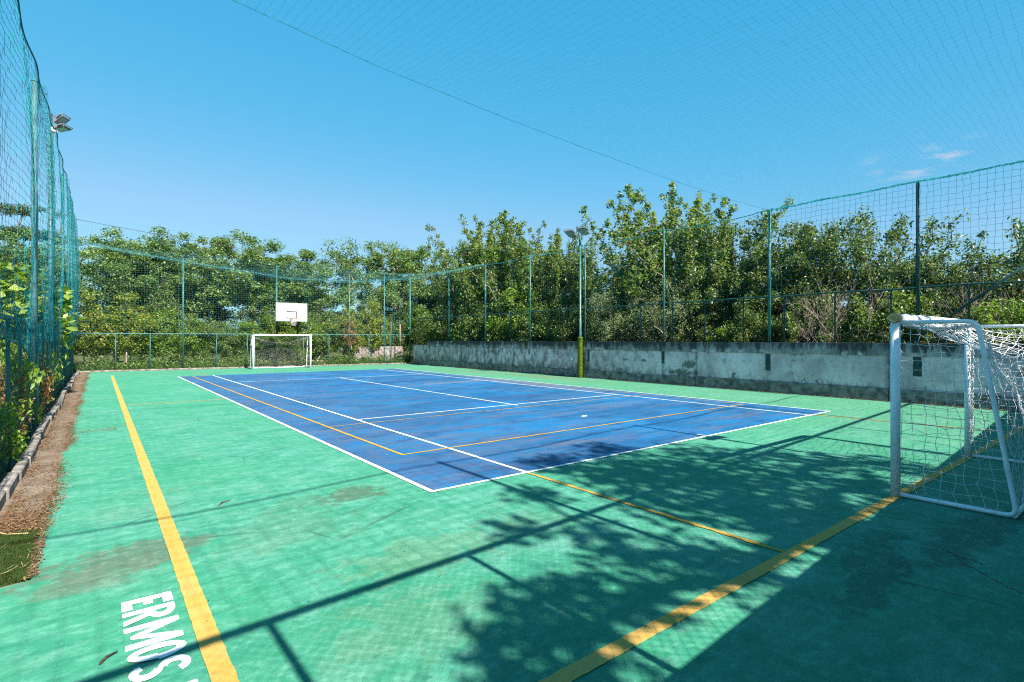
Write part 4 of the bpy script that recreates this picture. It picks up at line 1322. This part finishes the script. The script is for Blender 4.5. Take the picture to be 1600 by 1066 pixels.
SHRUBS = [
 # along the long wall (x about 19.5)
 ('shrub_b', 19.6, 33.6, 3.9, 1.7, "dark shrub at the stepped end of the grey wall"),
 ('shrub', 19.5, 30.6, 4.0, 1.8, "dark leafy shrub above the far part of the grey wall"),
 ('shrub_b', 19.6, 27.6, 4.2, 1.8, "green shrub behind the thick net pole on the wall"),
 ('bright', 19.7, 24.3, 4.7, 1.8, "bright green shrub midway between the thick pole and lamp post"),
 ('shrub_b', 19.4, 21.5, 3.8, 1.7, "green shrub just left of the lamp post"),
 ('shrub', 19.4, 18.9, 3.4, 1.5, "dark shrub just right of the lamp post"),
 ('olive', 19.5, 16.3, 4.2, 1.4, "grey green olive tree leaning over the wall right of the lamp post"),
 ('olive', 19.7, 14.0, 4.5, 1.5, "taller grey green olive tree in front of the tallest tree"),
 ('shrub', 19.9, 12.3, 3.3, 1.2, "dark shrub under the tallest tree"),
 ('bright', 18.9, 10.9, 2.25, .75, "small fresh green shoot peeping over the grey wall"),
 ('shrub', 19.6, 9.6, 3.6, 1.4, "dark shrub behind the corner pole of the overhead net"),
 ('shrub', 19.8, 8.0, 3.7, 1.3, "dark shrub left of the bare twiggy bush"),
 ('shrub_b', 19.9, 5.5, 3.5, 1.4, "green shrub right of the bare twiggy bush"),
 ('shrub', 19.7, 4.2, 3.1, 1.1, "shrub above the wall seen over the near goal"),
 ('bright', 19.3, 3.1, 2.75, 1.1, "bright green bush beside the diagonal fence brace"),
 ('shrub_b', 19.5, 1.4, 2.9, 1.3, "shrub at the near end of the long wall"),
 ('shrub', 20.4, 25.9, 4.6, 1.9, "tall dark shrub in the gap behind the bright green one"),
 ('shrub', 20.8, 20.2, 4.6, 1.8, "tall dark shrub in the gap right behind the lamp post"),
 ('shrub', 21.0, 17.4, 4.4, 1.8, "dark shrub filling the gap behind the first olive tree"),
 # behind the far fence
 ('vine', -.4, 38.6, 4.3, 1.4, "pale yellow green bush in the corner of the far fence"),
 ('vine', 1.6, 38.8, 4.4, 1.6, "large pale yellow green bush behind the first fence posts"),
 ('bright', 3.9, 38.9, 3.6, 1.5, "yellow green bush behind the first tall far pole"),
 ('shrub_b', 5.4, 39.3, 3.2, 1.3, "olive green bush left of the far goal"),
 ('shrub_b', 7.0, 38.6, 2.9, 1.1, "small dark bush on a short trunk beside the far goal"),
 ('bright', 8.9, 38.2, 3.4, 1.5, "green bush behind the far goal net, towards the kerb"),
 ('bright', 10.9, 38.6, 3.5, 1.6, "green bush behind the far goal net, below the backboard rim"),
 ('shrub_b', 12.6, 38.6, 3.3, 1.4, "dull green bush just right of the far goal"),
 ('vine', 14.3, 37.6, 4.0, 1.2, "yellow green vine climbing the far fence beside dry orange leaves"),
 ('vine', 16.3, 37.9, 4.5, 1.3, "tall yellowing vine over the low dark wall"),
 ('shrub_b', 18.6, 39.2, 3.6, 1.6, "dark bush behind the three short posts at the far corner"),
 ('bright', 20.6, 38.6, 4.4, 1.7, "green bush between the far corner pole and the stepped wall"),
 ('shrub', 3.0, 40.6, 4.8, 1.8, "tall dark bush deep between the far trees and the first far pole"),
 ('shrub', 9.7, 40.6, 4.6, 1.9, "tall dark bush deep behind the backboard"),
 ('shrub', 13.0, 40.7, 4.6, 1.9, "tall dark bush deep behind the fence right of the backboard"),
 ('shrub', 17.0, 41.0, 4.8, 1.9, "tall dark bush deep below the spindly tree"),
 # outside the kerb fence
 ('bright', -1.9, 18.4, 1.9, .7, "bright green bush outside the kerb fence by the floodlight pole"),
 ('shrub_b', -2.6, 15.0, 1.7, .8, "green bush outside the kerb fence near the camera"),
 ('shrub_b', -2.2, 26.0, 2.2, .9, "green bush outside the kerb fence under the fig trees"),
 ('shrub_b', -2.0, 32.5, 3.0, 1.0, "leafy bush outside the kerb fence near the far corner"),
]
for (k, x, y, H, R, lab) in SHRUBS:
    cat = "tree" if k == 'olive' else "shrub"
    plant(k, "olive_tree" if k == 'olive' else "leafy_shrub", x, y, H, R * 1.15, lab, cat, GS)
plant('dry', "dry_shrub", 14.1, 36.2, 4.2 - 1.9, .6, "dry orange leaved plant caught in the far fence", "plant", None, z=1.0)

# weeds against the kerb
WEEDS = [(-1.25, 10.2, .9, .35, "weed clump inside the kerb fence closest to the camera"), (-1.15, 12.8, 1.5, .4, "tall weed climbing the kerb fence"), (-1.2, 15.6, .8, .4, "low weed clump at the kerb fence beyond the tall weed"),
         (-1.2, 20.5, 1.2, .4, "weed clump at the kerb fence under the leafy branch"), (-.98, 14.0, .5, .22, "light green weed poking through the fence over the kerb"), (-1.3, 8.6, 1.1, .4, "weed clump at the fence by the picture's edge"), (-1.1, 11.4, 1.7, .45, "tall green weed against the fence beside the dry vine closest to the camera"), (-1.1, 16.8, 1.7, .45, "tall green weed on the fence just past the second dry vine"), (-1.05, 9.6, 1.0, .4, "leafy weed at the fence before the first dry vine")]
for (x, y, H, R, lab) in WEEDS:
    plant('weed', "weed", x, y, H, R, lab, "weed", "weeds along the kerb")

for (x, y, H, R, lab) in [(-.98, 10.9, 1.5, .25, "dry brown vine on the kerb fence closest to the camera"), (-1.0, 14.6, 1.6, .3, "second dry brown vine on the kerb fence, farther from the camera")]:
    plant('dry', "dry_vine", x, y, H, R, lab, "vine", "dry vines on the kerb fence")

# leafy branch pushed through the net
br = empty("leafy_branch", (LX + .15, 21.0, 1.6), "bright leafy branch pushing through the tall net above the kerb", "branch")
MB().tube([(-.5, .1, -.6), (-.25, .05, .1), (0, 0, .45), (.12, -.05, .95)], [.02, .016, .012, .006], 6).build("stem", M['bark_p'], br)
q = rs.normal(0, 1, (70, 3)) * np.array([.12, .26, .34]) + np.array([.08, 0, .45])
lo = link("foliage", leaves(rs, q, .30, M['lf_fig'], "foliage", None, .6, .5, .9), br)

# bare dead bush
def bare(seed, H, R):
    rs_ = np.random.RandomState(seed)
    m_ = MB()
    def grow(p, d, ln, r, lev):
        pts = [p]
        for i in range(4):
            d = (d + Vector(rs_.normal(0, .16, 3))).normalized()
            p = p + d * ln / 4
            pts.append(p)
            if lev < 4 and i > 0:
                for _ in range(2 if lev < 3 else 1):
                    dd = (d + Vector(rs_.normal(0, .62, 3)) + Vector((0, 0, .1))).normalized()
                    grow(p, dd, ln * rs_.uniform(.45, .72), r * .55, lev + 1)
        m_.tube(pts, [r, r * .9, r * .8, r * .65, r * .45], 4, False)
    for k in range(7):
        a = rs_.uniform(0, 6.28)
        grow(Vector((0, 0, 0)), Vector((math.cos(a) * .35, math.sin(a) * .35, 1)).normalized(), H * .55, .017, 1)
    return m_
o = bare(5, 3.9, 1.3).build("bare_bush", M['twig']); o.location = (18.9, 7.0, 0); o.scale = (.62, .62, 1)
tag(o, "leafless grey twiggy bush above the wall between two dark shrubs", "bush")
o2 = o.copy(); COL.objects.link(o2); o2.location = (19.6, 3.6, 0); o2.rotation_euler = (0, 0, 2.1); o2.scale = (.55, .55, .95)
o2["label"] = "leafless grey twiggy bush by the diagonal fence brace"
for o_ in (o, o2): o_["group"] = "bare bushes"

# the tree beyond the rear wall whose shade falls on the court
SH = [(5.13, 5.5, 9.6, .5), (6.4, 5.7, 9.8, .45), (5.6, 4.6, 9.0, .9), (6.45, 4.3, 8.6, .95), (7.4, 4.6, 8.8, .6), (6.0, 3.5, 8.0, .95), (5.5, 2.9, 7.6, .85), (4.7, 3.35, 7.8, .55), (5.1, 4.5, 8.7, .65),
      (3.0, 3.85, 8.0, .30), (3.9, 4.55, 8.6, .34), (3.6, 3.25, 7.6, .34), (3.4, 2.75, 7.2, .40), (2.6, 2.65, 7.0, .36), (2.25, 2.7, 7.0, .28), (1.95, 2.45, 6.7, .34), (2.15, 2.15, 6.5, .40), (2.9, 2.3, 6.6, .42),
      (3.9, 2.4, 6.8, .5), (3.75, 2.0, 6.5, .45), (5.0, 2.2, 6.8, .6), (6.2, 2.4, 7.0, .7), (7.2, 3.1, 7.4, .8), (7.3, 2.3, 7.0, .6), (8.3, 3.1, 7.4, .6), (8.9, 2.6, 7.0, .5), (8.0, 4.0, 8.2, .4), (1.6, 2.0, 6.4, .4), (1.9, 1.8, 6.3, .5)]
kk = 1 / math.tan(SUN_EL)
bx_, by_ = 5.4, -5.8
rs2 = np.random.RandomState(77)
nodes = [(0, 0, 0), (.05, 0, 1.2), (.0, .1, 2.5), (-.05, .1, 3.8), (0, .15, 5.0)]; par = [-1, 0, 1, 2, 3]
C = []
for (sx, sy, z, r_) in SH:
    C.append((sx + .016 * kk * z - bx_, sy - kk * z - by_, z, r_))
extra = [(rs2.uniform(-3.5, 4.5), rs2.uniform(-3.2, .2), rs2.uniform(4.0, 7.6), rs2.uniform(.4, .7)) for _ in range(26)]
extra = [c for c in extra if c[1] + by_ + kk * c[2] < 2.6]
C += extra
C.sort(key=lambda c: (c[0] ** 2 + c[1] ** 2 + (c[2] - 4.5) ** 2))
pts = []
for (x, y, z, r_) in C:
    A = np.array(nodes)
    dd = np.linalg.norm(A - np.array([x, y, z]), axis=1) + .3 * np.maximum(0, A[:, 2] - z)
    dd[0] += 9; dd[1] += 5
    nodes.append((x, y, z)); par.append(int(np.argmin(dd)))
    k = int(150 * (r_ / .5) ** 2.0)
    q = rs2.normal(0, 1, (k, 3)); q /= np.linalg.norm(q, axis=1)[:, None]; q *= (rs2.uniform(0, 1, k) ** .6)[:, None] * r_ * 1.15
    q[:, 1] *= 1.2; q[:, 2] *= .55
    pts.append(q + np.array([x, y, z]))
st_ = empty("shade_tree", (bx_, by_, 0), "broad leafy tree beyond the rear wall, shading the near goal", "tree", "trees behind the rear wall")
link("trunk", limbs(rs2, nodes, par, .2, "trunk", M['bark'], .012), st_)
link("crown", leaves(rs2, np.concatenate(pts), .19, M['lf_poplar'], "crown", None, .9, .6), st_)

# far treeline that closes the horizon
rs3 = np.random.RandomState(9)
tl = []
for i in range(170):
    a = math.radians(rs3.uniform(-30, 105)); d = rs3.uniform(75, 120)
    cx_, cy_ = d * math.cos(a), d * math.sin(a)
    hh = rs3.uniform(2.2, 4.6)
    k = 260
    q = rs3.normal(0, 1, (k, 3)); q /= np.linalg.norm(q, axis=1)[:, None]; q *= (rs3.uniform(0, 1, k) ** .4)[:, None]
    q *= np.array([4.0, 4.0, hh]) * rs3.uniform(.7, 1.2); q[:, 2] = np.abs(q[:, 2])
    tl.append(q + np.array([cx_, cy_, 0]))
o = link("treeline", leaves(rs3, np.concatenate(tl), .75, M['lf_dark'], "treeline", None, .5, .7))
tag(o, "far off band of woods closing the horizon", "woods", None, "stuff")

ug = []
for i in range(150):
    x = rs3.uniform(-1.5, 21); 
    c0 = np.array([x, YF(x) + .35 + abs(rs3.normal(0, 1.3)), .1])
    hh = rs3.uniform(.25, 1.0); k = 150
    q = rs3.normal(0, 1, (k, 3)); q /= np.linalg.norm(q, axis=1)[:, None]; q *= (rs3.uniform(0, 1, k) ** .5)[:, None]
    q *= np.array([.65, .5, hh]); q[:, 2] = np.abs(q[:, 2])
    ug.append(q + c0)
for i in range(60):
    c0 = np.array([-1.4 - abs(rs3.normal(0, 1.0)), rs3.uniform(7, 37), .0])
    hh = rs3.uniform(.25, .9); k = 80
    q = rs3.normal(0, 1, (k, 3)); q /= np.linalg.norm(q, axis=1)[:, None]; q *= (rs3.uniform(0, 1, k) ** .5)[:, None]
    q *= np.array([.4, .5, hh]); q[:, 2] = np.abs(q[:, 2])
    ug.append(q + c0)
o = link("undergrowth", leaves(rs3, np.concatenate(ug), .12, M['lf_poplar'], "undergrowth", None, .5, .6))
tag(o, "tangled green undergrowth behind the low fences", "undergrowth", None, "stuff")

# grass outside the kerb fence and behind the far fence
k = 26000
G = np.stack([-1.05 - np.abs(rs.normal(0, 2.2, k)), rs.uniform(5, 37, k), np.full(k, -.05)], 1)
k2 = 14000
gx = rs.uniform(-1, 19, k2)
G2 = np.stack([gx, YF(gx) + .05 + np.abs(rs.normal(0, .9, k2)), np.full(k2, -.05)], 1)
o = blades(rs, np.concatenate([G, G2]), .30, .022, .7, M['grass'], "grass")
tag(o, "rough green grass growing outside the fences", "grass", None, "stuff")

# dry litter along the gutter and loose bits on the court
def flakes(rs, P, size, mat, name, asp=.35, tilt=.25):
    k = len(P)
    N = rs.normal(0, tilt, (k, 3)); N[:, 2] = 1; N /= np.linalg.norm(N, axis=1)[:, None]
    a = rs.uniform(0, 6.28, k); A = np.stack([np.cos(a), np.sin(a), np.zeros(k)], 1)
    A -= N * np.sum(A * N, 1)[:, None]
    B = np.cross(N, A)
    s_ = (size * rs.uniform(.4, 1.4, k))[:, None]
    V = np.stack([P - A * s_ * .5, P + B * s_ * asp * .5, P + A * s_ * .5 + N * s_ * .1, P - B * s_ * asp * .5], 1).reshape(-1, 3)
    F = np.arange(4 * k).reshape(-1, 4)
    return link(name, np_mesh(name, V, F, mat))
k = 24000
yy = 6.5 + (rs.uniform(0, 1, k) ** 1.25) * 29
sel = rs.uniform(0, 1, k)
xx = np.where(sel < .5, -.40 + .035 * np.sin(yy * 1.7) + .003 * yy + rs.normal(0, .05, k), np.where(sel < .8, -.71 + np.abs(rs.normal(0, .09, k)), rs.uniform(-.72, -.35, k)))
pat = np.sin(yy * 1.1) + np.sin(yy * 2.7 + 1) + rs.normal(0, .8, k)
keep = (pat > -.6)
P = np.stack([xx, yy, .006 + rs.uniform(0, .02, k)], 1)[keep]
P2 = np.stack([rs.uniform(-.75, -.42, 1500), 6.55 + np.abs(rs.normal(0, .35, 1500)), .008 + rs.uniform(0, .03, 1500)], 1)
P3 = np.stack([-.37 + rs.normal(0, .02, 500), rs.uniform(5.2, 6.6, 500), .012 + rs.uniform(0, .015, 500)], 1)
P4 = np.stack([rs.uniform(-.4, .35, 260), 12.9 + rs.normal(0, .16, 260), .008 + rs.uniform(0, .01, 260)], 1)
o = flakes(rs, np.concatenate([P, P2, P3, P4]), .036, M['litter'], "leaf_litter", .3)
tag(o, "brown dry leaf litter gathered along the gutter", "leaf litter", None, "stuff")
gx = rs.uniform(-.7, 17.4, 5000)
P = np.stack([gx, YF(gx) - .26 - np.abs(rs.normal(0, .12, 5000)), .01 + rs.uniform(0, .02, 5000)], 1)
gy = rs.uniform(1.2, 34, 4200)
P2 = np.stack([XW - .06 - np.abs(rs.normal(0, .07, 4200)), gy, .01 + rs.uniform(0, .02, 4200)], 1)
o = flakes(rs, np.concatenate([P, P2]), .05, M['litter'], "leaf_litter", .35)
tag(o, "brown debris gathered along the wall foot and far kerb", "leaf litter", None, "stuff")
P = np.stack([rs.uniform(-.2, 15, 500), 1.0 + 24 * rs.uniform(0, 1, 500) ** 1.4, np.full(500, .016)], 1)
o = flakes(rs, P, .022, M['speck'], "loose_debris", .5)
tag(o, "tiny leaves, grit and bark scattered over the painted court", "debris", None, "stuff")
P = np.stack([rs.uniform(-.85, -.3, 55), 5.3 + np.abs(rs.normal(0, 1.4, 55)), .02 + rs.uniform(0, .03, 55)], 1)
o = flakes(rs, P, .12, M['straw'], "dry_straw", .035)
tag(o, "pale dry straw strewn over the turf scrap and gutter", "straw", None, "stuff")
o = MB().tube([(-.80, 6.9, .16), (-.74, 6.62, .05), (-.62, 6.5, .02), (-.47, 6.42, .02)], .006, 5).build("dry_stalk", M['straw'])
tag(o, "long pale dry stalk lying over the turf scrap", "stalk")
def twig(pts, lab):
    o = MB().tube([p + (.014,) for p in pts], [.007] * (len(pts) - 1) + [.003], 5).build("twig", M['bark'])
    tag(o, lab, "twig", "twigs on the court")
twig([(1.02, 6.3), (1.07, 6.38), (1.16, 6.42)], "small curved brown twig on the green paint beside the thick yellow line")
twig([(.02, 3.62), (.05, 3.67), (.10, 3.70)], "brown twig lying left of the painted letters")

# bits behind the far fence
o = MB().tube([(0, 0, -.05), (.02, 0, 1.0)], [.035, .028], 7).tube([(.02, 0, 1.0), (.02, 0, 1.03)], [.028, .012], 7).build("wooden_stake", M['bark_p'])
o.location = (1.37, 36.9, 0); tag(o, "pale wooden stake standing behind the far fence", "stake")
lg = MB().tube([(0, 0, .16), (.7, .1, .22), (1.6, .1, .14), (2.3, .2, .1)], [.14, .13, .11, .07], 9).tube([(.7, .1, .22), (1.0, .3, .6)], [.06, .03], 6)
o = lg.build("fallen_log", M['bark_p']); o.location = (11.3, 37.0, -.02); tag(o, "pale fallen log on the ground right of the far goal", "log")
rb = MB()
for i in range(9):
    a = rnd.uniform(0, 6.28); x = rnd.uniform(0, 1.1); s_ = rnd.uniform(.10, .2)
    rb.box(x - s_, x + s_, rnd.uniform(-.2, .2) - s_ * .7, rnd.uniform(.25, .5), -.05, s_ * 2.4, .05)
o = rb.build("stone_heap", M['kerb_p']); o.location = (6.9, 37.6, 0); tag(o, "heap of whitish stone blocks behind the fence left of the far goal", "stone heap")
k = 1800
P = np.stack([rs.uniform(7.6, 12.5, k), 36.2 + np.abs(rs.normal(0, .8, k)), .02 + np.abs(rs.normal(0, .12, k))], 1)
o = flakes(rs, P, .16, M['litter'], "dead_leaves", .5, .6); tag(o, "orange brown dead leaves banked behind the far goal", "dead leaves", None, "stuff")
